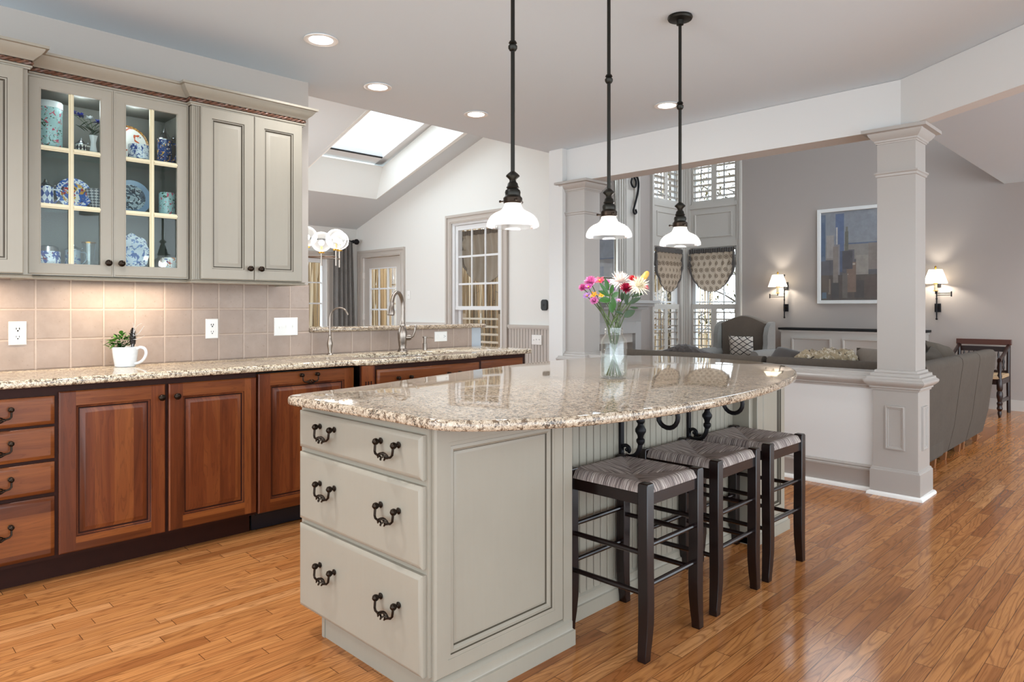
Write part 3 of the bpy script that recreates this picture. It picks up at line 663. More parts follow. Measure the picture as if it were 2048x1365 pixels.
o = upper('upper_cabinet', 'cream double-door upper cabinet at the open end of the wall run', 1.438, 2.085, 3.87, [(1.438,3.92),(1.438,3.87),(2.085,3.87),(2.085,4.23)], [((1.43,3.858,zr),(2.09,3.858,zr)),((1.428,3.905,zr),(1.428,3.86,zr)),((2.097,3.86,zr),(2.097,3.95,zr))])
for x0,w_,kx in ((1.480,.297,.266),(1.780,.297,.030)):
    F = left_frame(x0, 3.87, 1.404); dd = raised_door(F, w_, .942, .055, CR, 'door', o); knob_mb(F, kx, .066, .02).build('knob', M['bronze'], dd)
m = MB(left_frame(1.442, 3.87, 1.404))
for i in range(3): m.box(.006+.010*i,.0,0,.010+.010*i,.94,.004)
m.build('fluted_stile', M['cream'], o)

# ---------------- island ----------------
isl = thing('kitchen_island', 'cream glazed kitchen island with drawers, beadboard side and iron brackets', 'island', (2.6,2.0,0))
X0, X1, Y0, Y1, ZT = 1.32, 3.845, 1.67, 2.45, .888
m = MB()
m.box(X0,Y0,.115, 1.935,Y1,ZT); m.box(1.935,1.785,.0, 3.50,Y1+.1,ZT); m.box(3.50,Y0,.0, X1,Y1+.1,ZT); m.box(1.373,Y0+.02,0, 1.935,2.37,.115)
m.build('carcass', [M['cream']], isl)
m = MB(face_x(1.373, 2.365, 0)); m.box(0,0,0,.70,.115,.012); m.box(0,0,.012,.018,.115,.016); m.build('toe_kick', M['cream'], isl)
for z0,z1 in ((.720,.858),(.448,.701),(.117,.429)):
    F = face_x(X0, 2.436, z0); dw = slab_front(F, .756, z1-z0, 'drawer', [M['cream']], isl, t=.022, rim=.014)
    zc = {.720:.816,.448:.608,.117:.311}[z0]-z0
    for cu in (.212,.596): pull_mb(F, cu, zc, .022).build('handle', M['bronze'], dw)
def isl_panel(x0, x1, nm):
    F = left_frame(x0, Y0, .105); w_, h = x1-x0, .775; m = MB(F); s = .062
    pr = [(0,0),(0,.012),(.006,.018),(s-.012,.018),(s-.011,.016),(s,.016),(s+.002,.011),(s+.012,.013),(s+.020,.007),(s+.0218,.002),(s+.0232,.002),(s+.030,.005),(s+.034,.005)]
    if w_ < .4: s = .05; pr = [(0,0),(0,.012),(.006,.018),(s,.018),(s+.004,.010),(s+.012,.012),(s+.018,.002),(s+.022,.004),(s+.026,.004)]
    mm = [0,0,0,0,0,1,0,0,1,1,0,0] if w_ > .4 else [0,0,0,1,0,1,1,0]
    m.rings(w_, h, pr, mis=mm); m.build(nm, [M['cream'], M['glaze']], isl)
isl_panel(1.332, 1.932, 'side_panel'); isl_panel(3.565, 3.835, 'side_panel')
m = MB()
m.box(1.935,1.655,0, 1.985,1.80,ZT); m.build('corner_post', M['cream'], isl, bev=.003)
m = MB(); m.box(3.46,1.68,0, 3.505,1.80,ZT); m.box(3.50,1.655,0,3.563,1.70,ZT); m.build('corner_post', M['cream'], isl, bev=.003)
m = MB(left_frame(1.985, 1.785, .09)); bead(m, 0, 1.475, 0, .798, pitch=.046, back=.004, th=.014); m.build('beadboard', [M['cream'], M['glaze']], isl)
bP = [(0,0),(.030,0),(.030,.055),(.024,.058),(.022,.062),(.022,.088),(.016,.094),(.006,.104),(0,.106)]
m = MB(); m.sweep([(X0,1.90),(X0,Y0),(1.955,Y0),(1.955,1.785),(3.49,1.785),(3.49,Y0),(X1,Y0),(X1,2.3)][1:], bP, side=1)
m.build('base_moulding', M['cream'], isl)
def corbel(xc):
    m = MB(); yb = 1.771
    m.box(xc-.012,yb-.012,.60, xc+.012,yb,ZT); m.box(xc-.012,1.40,ZT-.012, xc+.012,yb,ZT)
    def P(l): return [(xc,y,z) for y,z in l]
    sp = [(1.671+.0,.868)]+[]
    main = catmull([(xc,y,z) for y,z in ((1.668,.885),(1.667,.80),(1.667,.70),(1.672,.655),(1.690,.627),(1.715,.615),(1.745,.612),(1.765,.62))], 5); m.tube(main, .0105, 8)
    for z, r in ((.795,.011),(.785,.018),(.772,.012),(.745,.021),(.728,.023),(.712,.014),(.695,.019),(.682,.012)): pass
    m.lathe([(.011,.672),(.018,.684),(.018,.694),(.012,.702),(.014,.712),(.023,.728),(.023,.738),(.014,.752),(.012,.760),(.018,.770),(.018,.780),(.011,.792)], (xc,1.667,0), 12)
    m.tube([(xc, 1.735-.024*math.sin(a)*(1-.09*a)*1.0 if False else 1.738-.026*math.cos(a)*(1-a*.13)*-1, .640+.024*math.sin(a)*(1-a*.13)) for a in [i*.35 for i in range(-2,12)]], .0078, 7)
    m.tube([(xc,1.487,.885)] + [(xc, 1.535+.047*math.cos(t)*k_, .806+.047*math.sin(t)*k_) for t,k_ in [(PI-.35+i*.34, 1.0-max(0,i-9)*.085) for i in range(19)]], .0098, 8)
    m.ball((xc,1.737,.642), .0085, 8, 6)
    m.build('iron_corbel', M['iron'], isl)
for xc in (2.444, 2.998): corbel(xc)
raw = [(1.268,1.80),(1.252,2.05),(1.232,2.28),(1.226,2.36),(1.246,2.412),(1.32,2.44),(1.56,2.475),(1.85,2.55),(2.16,2.635),(2.55,2.735),(2.92,2.80),(3.30,2.835),(3.65,2.82),(3.90,2.755),(4.02,2.62),(4.065,2.40),(4.06,2.15),(4.03,1.94),(3.93,1.74),(3.74,1.57),(3.42,1.415),(3.05,1.315),(2.68,1.255),(2.30,1.232),(1.92,1.258),(1.62,1.325),(1.42,1.428),(1.315,1.515),(1.272,1.60),(1.268,1.69)]
top = slab('island_countertop', catmull([(x,y,0) for x,y in raw], 5, True) and [p[:2] for p in catmull([(x,y,0) for x,y in raw], 5, True)][::-1], ZT+.001, .922, M['gr'])
tag(top, 'boat-shaped polished granite top on the island', 'countertop')
# ---------------- wall plates ----------------
def plate(nm, label, F, w, h, kind, cat='outlet'):
    o = thing(nm, label, cat, tuple(F.translation))
    MB(F).rings(w, h, [(0,0),(0,.003),(.003,.006),(.004,.006)]).build('cover_plate', M['plastic'], o)
    m = MB(F); k = MB(F)
    if kind == 'duplex':
        for cv in (h*.33, h*.67):
            L = [[(w/2+r*.016*math.cos(a)*1.05, cv+.0145*r*math.sin(a), z) for a in [2*PI*i/20 for i in range(20)]] for r,z in ((1,.005),(1,.008),(.9,.0085))]; m.loops(L)
            for s in (-1,1): k.box(w/2+s*.0065-.0012,cv-.001,.0085,w/2+s*.0065+.0012,cv+.008,.0089)
            k.box(w/2-.0025,cv-.010,.0085,w/2+.0025,cv-.005,.0089)
    elif kind == 'gfci':
        m.box(w/2-.0165,h/2-.033,.005,w/2+.0165,h/2+.033,.0085); m.box(w/2-.006,h/2-.006,.008,w/2+.006,h/2-.0005,.010); m.box(w/2-.006,h/2+.0005,.008,w/2+.006,h/2+.006,.010)
        for cv in (h/2-.021,h/2+.021):
            for s in (-1,1): k.box(w/2+s*.0065-.0012,cv-.001,.0085,w/2+s*.0065+.0012,cv+.008,.0089)
            k.box(w/2-.0025,cv-.010,.0085,w/2+.0025,cv-.005,.0089)
    elif kind == 'bar':
        m.box(.02,h/2-.0165,.005,w-.02,h/2+.0165,.0085); m.box(w*.28,h/2-.010,.0085,w*.5,h/2+.010,.0105)
        for s in (-1,1): k.box(w*.70,h/2+s*.0065-.0012,.0085,w*.70+.008,h/2+s*.0065+.0012,.0089)
        k.box(w*.79,h/2-.0025,.0085,w*.79+.005,h/2+.0025,.0089)
    else:
        n = kind
        for i in range(n):
            cu = w*(i+.5)/n if n == 1 else w/2+(i-(n-1)/2)*.046
            m = MB(F); m.box(cu-.005,h/2-.012,.0055,cu+.005,h/2+.012,.007); dz = .005 if i else -.004
            m.box(cu-.004,h/2+dz-.006,.007,cu+.004,h/2+dz+.006,.017); m.build('toggle', M['plastic'], o)
        return
    nf = len(m.f); off = len(m.v); m.v += k.v; m.f += [[q+off for q in f] for f in k.f]; m.m += [1]*len(k.f)
    m.build('receptacle', [M['plastic'], M['black']], o)
yt = 4.2299
plate('wall_outlet', 'white duplex outlet on the tile at the left picture edge', left_frame(.682,yt,1.060), .075, .118, 'duplex')
plate('wall_outlet', 'white outlet with test buttons on the tile right of the mug planter', left_frame(1.650,yt,1.062), .074, .118, 'gfci')
plate('light_switch', 'triple white toggle switch on the tile at the end of the wall', left_frame(2.083,yt,1.066), .163, .116, 3, 'switch')
plate('wall_outlet', 'horizontal white outlet on the low tile strip right of the faucet', left_frame(3.40,yt,.982), .125, .078, 'bar')
plate('light_switch', 'single white switch on the sunroom wall beside the glazed door', face_x(6.128,8.255,1.37), .075, .12, 1, 'switch')
plate('light_switch', 'triple white switch on the grey beadboard wainscot', face_x(6.112,5.735,.80), .165, .118, 3, 'switch')
o = thing('wall_sensor', 'small rounded black sensor on the white sunroom wall', 'sensor', (6.128,5.536,1.274))
F = face_x(6.129,5.536,1.277)
def rrect(w,h,r,z,n=6): return [(sx*(w/2-r)+r*math.cos(a+k*PI/2), sy*(h/2-r)+r*math.sin(a+k*PI/2), z) for k,(sx,sy) in enumerate(((1,1),(-1,1),(-1,-1),(1,-1))) for a in [PI/2*i/n for i in range(n+1)]]
MB(F).loops([rrect(.100,.130,.032,0),rrect(.100,.130,.032,.018),rrect(.090,.120,.028,.024)]).build('body', M['blackp'], o)
MB(F).loops([rrect(.022,.032,.009,.0235),rrect(.022,.032,.009,.026)]).build('lens', M['black'], o)

# ---------------- lights ----------------
def recessed(x, y, label):
    o = thing('recessed_light', label, 'light', (x,y,H), 'recessed ceiling lights')
    m = MB(); m.lathe([(.062,-.002),(.088,-.002),(.094,-.005),(.094,-.009),(.086,-.012),(.066,-.008),(.062,-.002)], (x,y,H), 32, cap=False); m.build('trim_ring', M['trimw'], o)
    MB().lathe([(.0,-.0012),(.063,-.0015),(.063,-.004),(.0,-.005)], (x,y,H), 32, cap=False).build('lens', M['led'], o)
    l = light('recessed_spot', 'SPOT', (x,y,H-.02), 32, (.97,.98,1), spot_size=math.radians(130), spot_blend=.8, shadow_soft_size=.06)
for x,y,lb in ((1.999,3.495,'recessed ceiling light nearest the cream upper cabinets'),(2.70,3.97,'second recessed ceiling light along the sunroom opening'),(3.62,3.99,'recessed ceiling light directly left of the first pendant rod'),(4.463,2.81,'recessed ceiling light behind the farthest pendant rod')): recessed(x,y,lb)
for x,y,e in ((7.2,.2,55),(9.2,.2,80),(.6,2.5,70),(-.8,2.6,70)): light('hidden_fill_spot', 'SPOT', (x,y,H-.02), e, (.97,.98,1), spot_size=math.radians(140), spot_blend=.8, shadow_soft_size=.06)  # unseen spots without fixtures, added to brighten the hall and left aisle
shade_m = NT('holophane_glass')
def holophane():
    t = shade_m; t.t.nodes.remove(t.b)
    tr = t.n('BsdfTransparent', (.97,.97,.97,1)); g = t.n('BsdfGlossy', (1,1,1,1)); g.inputs['Roughness'].default_value = .05; tl = t.n('BsdfTranslucent', (.95,.95,.93,1))
    m1 = t.n('MixShader', .33, tr, tl); lw = t.n('LayerWeight'); lw.inputs[0].default_value = .3
    m2 = t.n('MixShader', t.math('MULTIPLY', lw.outputs[0], .6), m1, g); t.t.links.new(m2.outputs[0], t.out.inputs[0])
holophane()
def pendant(x, y, label):
    zb = 1.57
    o = thing('pendant_light', label, 'pendant lamp', (x,y,zb), 'three ribbed glass pendants over the island')
    MB().lathe([(.0,H-.001),(.062,H-.001),(.064,H-.010),(.060,H-.018),(.02,H-.022),(.018,H-.045),(.009,H-.048)], (x,y,0), 24, cap=False).build('canopy', M['blackm'], o)
    MB().lathe([(.0082,zb+.215),(.0082,2.272),(.013,2.274),(.018,2.282),(.0185,2.292),(.012,2.300),(.017,2.304),(.013,2.312),(.0082,2.314),(.0082,H-.03)], (x,y,0), 14).build('rod', M['blackm'], o)
    MB().lathe([(.009,zb+.222),(.014,zb+.218),(.020,zb+.213),(.027,zb+.206),(.0275,zb+.202),(.016,zb+.192),(.013,zb+.186),(.014,zb+.180),(.020,zb+.174),(.022,zb+.164),(.026,zb+.158),(.022,zb+.152),(.029,zb+.147),(.032,zb+.138),(.030,zb+.126),(.034,zb+.120)], (x,y,0), 20).build('turned_finial', M['blackm'], o)
    m = MB(); m.lathe([(.012,zb+.121),(.034,zb+.120),(.038,zb+.116),(.038,zb+.098),(.036,zb+.094)], (x,y,0), 24)
    for a in (0,2.1,4.2): m.tube([(x+.036*math.cos(a),y+.036*math.sin(a),zb+.104),(x+.050*math.cos(a),y+.050*math.sin(a),zb+.104)], .003, 6); m.ball((x+.052*math.cos(a),y+.052*math.sin(a),zb+.104), .0055, 8, 6)
    m.build('shade_holder', M['bronze'], o)
    pr = [(.033,.106),(.033,.095),(.035,.085),(.041,.072),(.053,.063),(.069,.056),(.084,.046),(.095,.033),(.101,.020),(.104,.009),(.103,0)]
    MB().lathe([(r,zb+z) for r,z in pr], (x,y,0), 96, cap=False, ribs=.006).build('glass_shade', shade_m.mat, o, angle=80)
    MB().ball((x,y,zb+.052), .022, 14, 10).build('bulb', M['bulb'], o)
    light('pendant_glow', 'POINT', (x,y,zb+.03), 5, (1,.96,.9), shadow_soft_size=.03)
pendant(1.962,1.945,'ribbed glass pendant on black rod, nearest of the three, left of the vase')
pendant(2.555,1.915,'ribbed glass pendant on black rod directly above the flower vase')
pendant(3.152,1.907,'ribbed glass pendant farthest along the island, with round ceiling canopy visible')
for x in (.95, 1.2): light('cabinet_puck', 'POINT', (x,4.02,2.295), .9, (.93,.97,1), shadow_soft_size=.08)
for x in (.40, 1.18): light('under_cabinet_lamp', 'AREA', (x,4.08,1.38), 2.3, (1,.82,.62), shape='RECTANGLE', size=.5, size_y=.05)

# ---------------- stools ----------------
def mat_rush():
    t = NT('rush_seat'); p = t.obj(); X,Y,Z = t.xyz(p)
    horiz = t.math('GREATER_THAN', t.math('ABSOLUTE', X), t.math('ABSOLUTE', Y))
    a = t.noise(t.vec(t.math('MULTIPLY', X, 8.), t.math('MULTIPLY', Y, 190.), t.math('MULTIPLY', Z, 8.)), 1., 3.); b = t.noise(t.vec(t.math('MULTIPLY', X, 190.), t.math('MULTIPLY', Y, 8.), t.math('MULTIPLY', Z, 8.)), 1., 3.)
    f = t.math('ADD', t.math('MULTIPLY', a, horiz), t.math('MULTIPLY', b, t.math('SUBTRACT', 1., horiz)))
    c = t.ramp(f, (.3,'352b26'), (.44,'75685f'), (.56,'a89c92'), (.72,'d6ccc2')); c = t.mix(t.math('MULTIPLY', t.noise(p, 25., 2.), .4), c, '8c7f86')
    t.put(t.b.inputs['Base Color'], c); t.set(rough=.6); t.bump(f, .8, .006); return t.mat
M['rush'] = mat_rush(); M['espresso'] = simple('espresso_stained_wood', '170b0a', .25, var=.4, vs=14)
def stool():
    o = thing('bar_stool', 'x', 'bar stool', (0,0,0), 'backless rush seat stools at the island')
    S = .172
    for sx in (-1,1):
        for sy in (-1,1):
            m = MB(); L = []
            for z, ox, wd in ((0,.012,.017),(.03,.010,.0175),(.07,.004,.019),(.13,-.002,.0205),(.2,-.003,.021),(.35,0,.021),(.62,0,.021),(.628,0,.018)):
                cx, cy_ = sx*(S+ox), sy*S
                L.append([(cx+a*wd, cy_+b*wd, z) for a,b in ((-1,-1),(1,-1),(1,1),(-1,1))])
            m.loops(L); m.build('leg', M['espresso'], o, angle=30, bev=.0025)
    m = MB()
    for s in (-1,1):
        m.box(-S+.015,s*S-.012,.548,S-.015,s*S+.012,.598); m.box(s*S-.012,-S+.015,.548,s*S+.012,S-.015,.598)
    m.build('apron', M['espresso'], o, bev=.002)
    for s in (-1,1):
        for z in (.262,.403): MB().tube([(-S,s*S,z),(0,s*S,z),(S,s*S,z)], [.009,.0105,.009], 10).build('stretcher', M['espresso'], o)
        for z in (.233,.376): MB().tube([(s*S,-S,z),(s*S,0,z),(s*S,S,z)], [.009,.0105,.009], 10).build('stretcher', M['espresso'], o)
    # woven rush seat: pillow of four triangles dipping towards the centre, notched round the legs
    m = MB(); n = 28; W = S+.016; g = []
    def hgt(x, y):
        r = max(abs(x), abs(y))/W; dg = min(abs(abs(x)-abs(y))/.03, 1)
        e = 1-max(0,(r-.86)/.14)**2*.55 if r > .86 else 1
        return .598 + (.028*(r**1.2) + .004*dg)*e - (.014*((r-.86)/.14)**2 if r > .86 else 0)
    def inn(x, y): return not (abs(x) > S-.023 and abs(y) > S-.023)
    xs = sorted(set([-W+2*W*i/n for i in range(n+1)] + [-(S-.023), S-.023]))
    idt = {}
    for i,x in enumerate(xs):
        for j,y in enumerate(xs):
            idt[i,j] = (m.vert((x,y,hgt(x,y))), m.vert((x,y,.592)))
    N = len(xs); cell = lambda i,j: 0 <= i < N-1 and 0 <= j < N-1 and inn((xs[i]+xs[i+1])/2,(xs[j]+xs[j+1])/2)
    for i in range(N-1):
        for j in range(N-1):
            if not cell(i,j): continue
            q = [(i,j),(i+1,j),(i+1,j+1),(i,j+1)]
            m.face([idt[k][0] for k in q]); m.face([idt[k][1] for k in q][::-1])
            for (di,dj),(a,b) in (((0,-1),(0,1)),((1,0),(1,2)),((0,1),(2,3)),((-1,0),(3,0))):
                if not cell(i+di,j+dj): m.face([idt[q[a]][1],idt[q[b]][1],idt[q[b]][0],idt[q[a]][0]])
    m.build('seat', M['rush'], o, angle=60)
    return o
st = stool()
for i,(x,y,lb) in enumerate(((2.244,1.563,'dark stool with rush seat nearest the camera, beside the island side panel'),(2.757,1.572,'dark rush seat stool in the middle of the row of three'),(3.245,1.572,'dark rush seat stool farthest along, beside the white half wall'))):
    o = st if i == 0 else copy_tree(st); o.location = (x,y,0); o.rotation_euler = (0,0,(0,.01,-.01)[i]); o['label'] = lb
# ---------------- china in the glass cabinet ----------------
def chips(name, ground, cols, sca, th=.5, rough=.15):    # scattered painted sprigs on a glaze
    t = NT(name); p = t.pos(); c = lin(ground)
    for i,(col,s,h) in enumerate(cols):
        pp = t.n('VectorMath', p, (3.1*i,1.7*i,.9*i), operation='ADD').outputs[0]
        f = t.math('GREATER_THAN', t.noise(pp, s*sca*1.8, 2., .5, .6), h); c = t.mix(f, c, col)
    t.put(t.b.inputs['Base Color'], c); t.set(rough=rough); return t.mat
def checker(name, a, b, cen, nu, nv, diag=True):
    t = NT(name); X,Y,Z = t.xyz(t.pos()); th = t.math('ARCTAN2', t.math('SUBTRACT', X, cen[0]), t.math('SUBTRACT', cen[1], Y))
    u = t.math('MULTIPLY', th, nu/(2*PI)); v = t.math('MULTIPLY', Z, nv)
    if diag: u, v = t.math('ADD', u, v), t.math('SUBTRACT', u, v)
    f = t.math('MODULO', t.math('ADD', t.math('FLOOR', u), t.math('FLOOR', v)), 2.); f = t.math('GREATER_THAN', t.math('ABSOLUTE', f), .5)
    t.put(t.b.inputs['Base Color'], t.mix(f, a, b)); t.set(rough=.15); return t.mat
china = simple('white_china', 'e6ebee', .12); pewter = simple('pewter', 'b4b6ba', .25, 1.)
floral = chips('rose_sprig_enamel', 'a9cfd2', (('2f5a44',30,.62),('c4506a',22,.635),('d98a96',40,.66),('7b2f3d',60,.70)), 1.2)
delft = chips('delft_blue_china', 'e3eaf2', (('2b4a92',26,.56),('7d9bcb',40,.62)), 1.3)
Z1, Z2, Z3 = 2.0352, 1.7512, 1.4525
def canister(nm, x, y, z, r, h, mat, lid, label, handle=False):
    o = thing(nm, label, 'mug' if handle else 'canister', (x,y,z))
    MB().lathe([(r*.96,0),(r,.004),(r,h-.004),(r*.985,h),(r*.93,h),(r*.92,.01)], (x,y,z), 32).build('body', mat, o)
    if lid: MB().lathe([(r*1.02,h),(r*1.03,h+.004),(r*1.03,h+.028),(r*.98,h+.033),(0.001,h+.036)], (x,y,z), 32).build('lid', china, o)
    if handle: MB().tube(catmull([(x+r*.95,y,z+h*.85),(x+r*1.35,y,z+h*.82),(x+r*1.45,y,z+h*.5),(x+r*1.25,y,z+h*.2),(x+r*.95,y,z+h*.15)],4), .0065, 8).build('handle', china, o)
    return o
canister('floral_canister', .822,4.08,Z1,.060,.205,floral,True,'tall rose-sprigged turquoise canister with white lid, top shelf left')
def stein(x, y, z, r, h, mat, label, s=1, glass=False, thumb=True):
    o = thing('beer_stein', label, 'stein', (x,y,z))
    MB().lathe([(r*1.02,0),(r*1.05,.006),(r,.014),(r*.98,h*.5),(r*.96,h-.006),(r,h)], (x,y,z), 28).build('body', mat, o)
    MB().lathe([(r*1.04,h),(r*1.06,h+.004),(r*.95,h+.012*s),(r*.62,h+.024*s),(r*.5,h+.034*s),(r*.3,h+.04*s),(r*.22,h+.052*s),(r*.12,h+.062*s),(.0005,h+.075*s)], (x,y,z), 24).build('pewter_lid', pewter, o)
    MB().tube(catmull([(x+r*.9,y-.01,z+h*.9),(x+r*1.5,y-.015,z+h*.85),(x+r*1.55,y-.015,z+h*.45),(x+r*.95,y-.01,z+h*.15)],4), .006*s, 8).build('handle', mat, o)
    if thumb: MB().ball((x+r*1.1,y-.01,z+h+.018*s), .008*s, 8, 6).build('thumb_lift', pewter, o)
stein(.962,4.07,Z1,.026,.048,checker('dark_band_enamel','25262d','e7e3dc',(.962,4.07),10,30),'small lidded stein on the top shelf beside the cornflower vase',.55)
stein(1.362,4.06,Z1,.038,.135,chips('crest_enamel','1f3f78',(('c89a3a',20,.6),('17181d',26,.6),('e9e4d8',32,.64),('a3312a',40,.68)),1.3),'tall blue stein with painted crest and pointed pewter lid',1.1)
stein(.806,4.06,Z2,.034,.095,checker('blue_white_lozenge','e6ecf4','24428f',(.806,4.06),9,24),'blue and white lozenge stein at the left of the middle shelf',.6)
stein(.925,4.07,Z3,.036,.088,chips('grey_blue_salt_glaze','8a9aa6',(('33497d',24,.58),('8b2f2f',30,.68)),1.4),'grey lidded stein on the bottom shelf beside the glass mug',.55)
# cornflowers in a white vase
o = thing('bud_vase', 'slim white bud vase on the top shelf holding cornflowers', 'vase', (1.012,4.05,Z1)); x,y,z = 1.012,4.05,Z1
tag(o, o['label'], 'vase'); MB().lathe([(.019,0),(.020,.004),(.013,.045),(.012,.065),(.018,.092),(.020,.10),(.017,.10),(.010,.06)], (x,y,z), 24).build('vase_body', china, o)
def cornflower(tip, label, col):
    o = thing('cornflower', label, 'flower', (x,y,z+.06), 'cloth flowers in the bud vase')
    MB().tube(catmull([(x,y,z+.05),(x,y,z+.11),((x+tip[0])/2,(y+tip[1])/2,(z+.1+tip[2])/2+.015),tip],4), .0016, 5).build('stem', simple('stem_green','3f5a3a',.6), o)
    m = MB(); random.seed(int(tip[0]*999))
    for i in range(34):
        a = random.random()*2*PI; e = random.uniform(-.1,1.2); d = Vector((math.cos(a)*math.cos(e), math.sin(a)*math.cos(e)-.15, math.sin(e)*.8))
        m.leaf(tip, d, (0,0,1), random.uniform(.018,.027), .010, curl=.1)
    m.build('bloom', col, o); m = MB()
    for i in range(3): m.leaf((x+(tip[0]-x)*.25*(i+1)*.8,y-.004,z+.10+.018*i), ((-1)**i*.7-.2,-.3,.6), (0,0,1), .05, .012)
    m.build('leaves', simple('dark_leaf_green','35503a',.6), o)
cb = simple('cornflower_blue','2a3d9a',.7, var=.25, vs=80)
cornflower((.912,4.02,Z1+.19),'leftmost blue cloth flower leaning over the canister',cb)
cornflower((.950,4.03,Z1+.185),'blue cloth flower between its neighbours behind the door muntin',cb)
cornflower((.998,4.06,Z1+.185),'white cloth daisy in the middle of the bud vase',china)
cornflower((1.028,4.03,Z1+.165),'rightmost blue cloth flower over the bud vase',cb)
# plates on edge
def wall_plate(x, y, z, r, mat_c, mat_r, label, rz=1., scal=0, rw=.72):
    o = thing('display_plate', label, 'plate', (x,y,z)); tl = .16
    def ring(s, d): 
        l = []
        for i in range(48):
            a = 2*PI*i/48; q = r*s*(1+scal*.06*math.cos(8*a)*(s > .8)); u, v = q*math.cos(a), q*rz*math.sin(a)
            l.append((x+u, y + (v+r*rz)*math.sin(tl) - d*math.cos(tl), z+(v+r*rz)*math.cos(tl)+.004))
        return l
    MB().loops([ring(.98,-.010),ring(1,0),ring(.99,.004),ring(rw,-.004)], cap1=False).build('rim', mat_r, o)
    MB().loops([ring(rw,-.004),ring(rw-.03,-.005),ring(.30,-.0052)], cap0=False).build('well', mat_c, o)
sail = chips('sailboat_print','ece9e2',(('c2552a',10,.62),('2b2d33',22,.68)),1.)
wall_plate(1.205,4.135,Z1,.105,sail,chips('amber_border','c8964a',(('8a5a22',60,.5),),1.),'white plate with orange printed scene and amber rim behind the onion-pattern mug', rw=.9)
wall_plate(.940,4.10,Z2,.082,chips('heraldic_print','2f63b5',(('e9e6df',16,.5),('d9a22b',20,.58),('b3261e',14,.6),('20242c',30,.66)),1.2),checker('lozenge_rim','eef3fa','2c62c0',(.940,4.10),1,1) if False else chips('lozenge_rim','eef3fa',(('2c62c0',45,.48),),1.2),'blue lozenge-bordered plate with painted crest on the middle shelf')
wall_plate(1.222,4.13,Z2,.098,chips('engraved_city_print','a9bac4',(('4f5f6e',18,.5),('2c3742',34,.58),('dbe4ea',28,.66)),1.),simple('slate_blue_rim','7f9cba',.2),'slate blue plate engraved with a skyline, middle shelf')
wall_plate(1.222,4.12,Z3,.088,chips('windmill_print','d9e5f2',(('3560a8',14,.56),('6d93cc',22,.6)),1.1),delft,'scalloped blue and white delft plate on the bottom shelf',1.12,1)
canister('onion_pattern_mug',1.225,4.045,Z1,.050,.085,delft,False,'blue and white onion-pattern mug in front of the orange plate',True)
canister('floral_mug',1.372,4.05,Z2,.042,.130,floral,False,'turquoise rose-sprigged mug with white handle, middle shelf right',True)
o = thing('lattice_bowl','flared grey and white lattice-pattern bowl behind the crest plate','bowl',(1.045,4.13,Z2))
MB().lathe([(.026,0),(.030,.004),(.040,.05),(.055,.118),(.052,.118),(.037,.05),(.02,.01)],(1.045,4.13,Z2),32).build('bowl_body', checker('grey_lattice','d7dadd','6d747c',(1.045,4.13),14,70), o)
o = thing('lidded_tin','blue and white patterned tin with pewter lid, bottom shelf left','tin',(.815,4.06,Z3))
MB().lathe([(.052,0),(.054,.004),(.054,.07),(.052,.075)],(.815,4.06,Z3),32).build('body', chips('imari_blue','e4ebf2',(('2d4a9a',26,.52),('7a2c36',34,.66)),1.2), o); MB().lathe([(.05,.075),(.046,.09),(.044,.098),(.03,.104),(.001,.106)],(.815,4.06,Z3),28).build('lid', pewter, o)
o = thing('glass_mug','tall clear glass mug with amber rim, bottom shelf','mug',(.992,4.05,Z3))
MB().lathe([(.028,0),(.030,.004),(.027,.07),(.033,.128),(.031,.128),(.025,.07),(.027,.012)],(.992,4.05,Z3),28).build('glass_body', M['glassj'], o); MB().lathe([(.0332,.126),(.0340,.129),(.0332,.132),(.031,.129)],(.992,4.05,Z3),28,cap=False).build('rim', M['brass'], o)
MB().tube(catmull([(1.02,4.05,Z3+.10),(1.045,4.045,Z3+.095),(1.045,4.045,Z3+.04),(1.02,4.05,Z3+.03)],4),.005,8).build('handle', M['glassj'], o)
canister('flower_cup',1.385,4.035,Z3,.044,.070,chips('bright_bouquet_print','e9ecec',(('2a4f9e',14,.6),('c9781e',18,.6),('b4321f',22,.63),('3f6b34',26,.67)),1.2),False,'white cup painted with a bright bouquet, bottom shelf right')

# ---------------- mug planter ----------------
x,y,z = 1.172,4.085,.932; mo = Vector((x,y,z)); r_ = Vector((.7048,-.7094,0)); f_ = Vector((.7094,.7048,0)); u_ = Vector((0,0,1))
o = thing('mug_planter','white mug planter with green ivy, pine cone and silver twigs on the back counter','planter',(x,y,z))
marb = NT('whitewashed_ceramic'); marb.put(marb.b.inputs['Base Color'], marb.mix(marb.noise(marb.scale(marb.pos(),(20,20,70)),1.,3.), 'ccd3da','eef0f1')); marb.set(rough=.25); marb = marb.mat
MB().lathe([(.046,0),(.050,.003),(.058,.05),(.064,.103),(.062,.106),(.059,.103),(.054,.05),(.045,.01)],(x,y,z),40).build('mug_body', marb, o)
P = lambda a,b,c=0: tuple(mo + r_*a + u_*b + f_*c)
MB().tube(catmull([P(.058,.094),P(.080,.104),P(.104,.095),P(.111,.070),P(.098,.040),P(.075,.022),P(.050,.016)],5),[.0075]*31,10).build('handle', marb, o)
random.seed(11); m = MB()
MB().lathe([(.001,.092),(.058,.092)],(x,y,z),24,cap=False).build('soil', simple('soil','2b2018',.9), o)
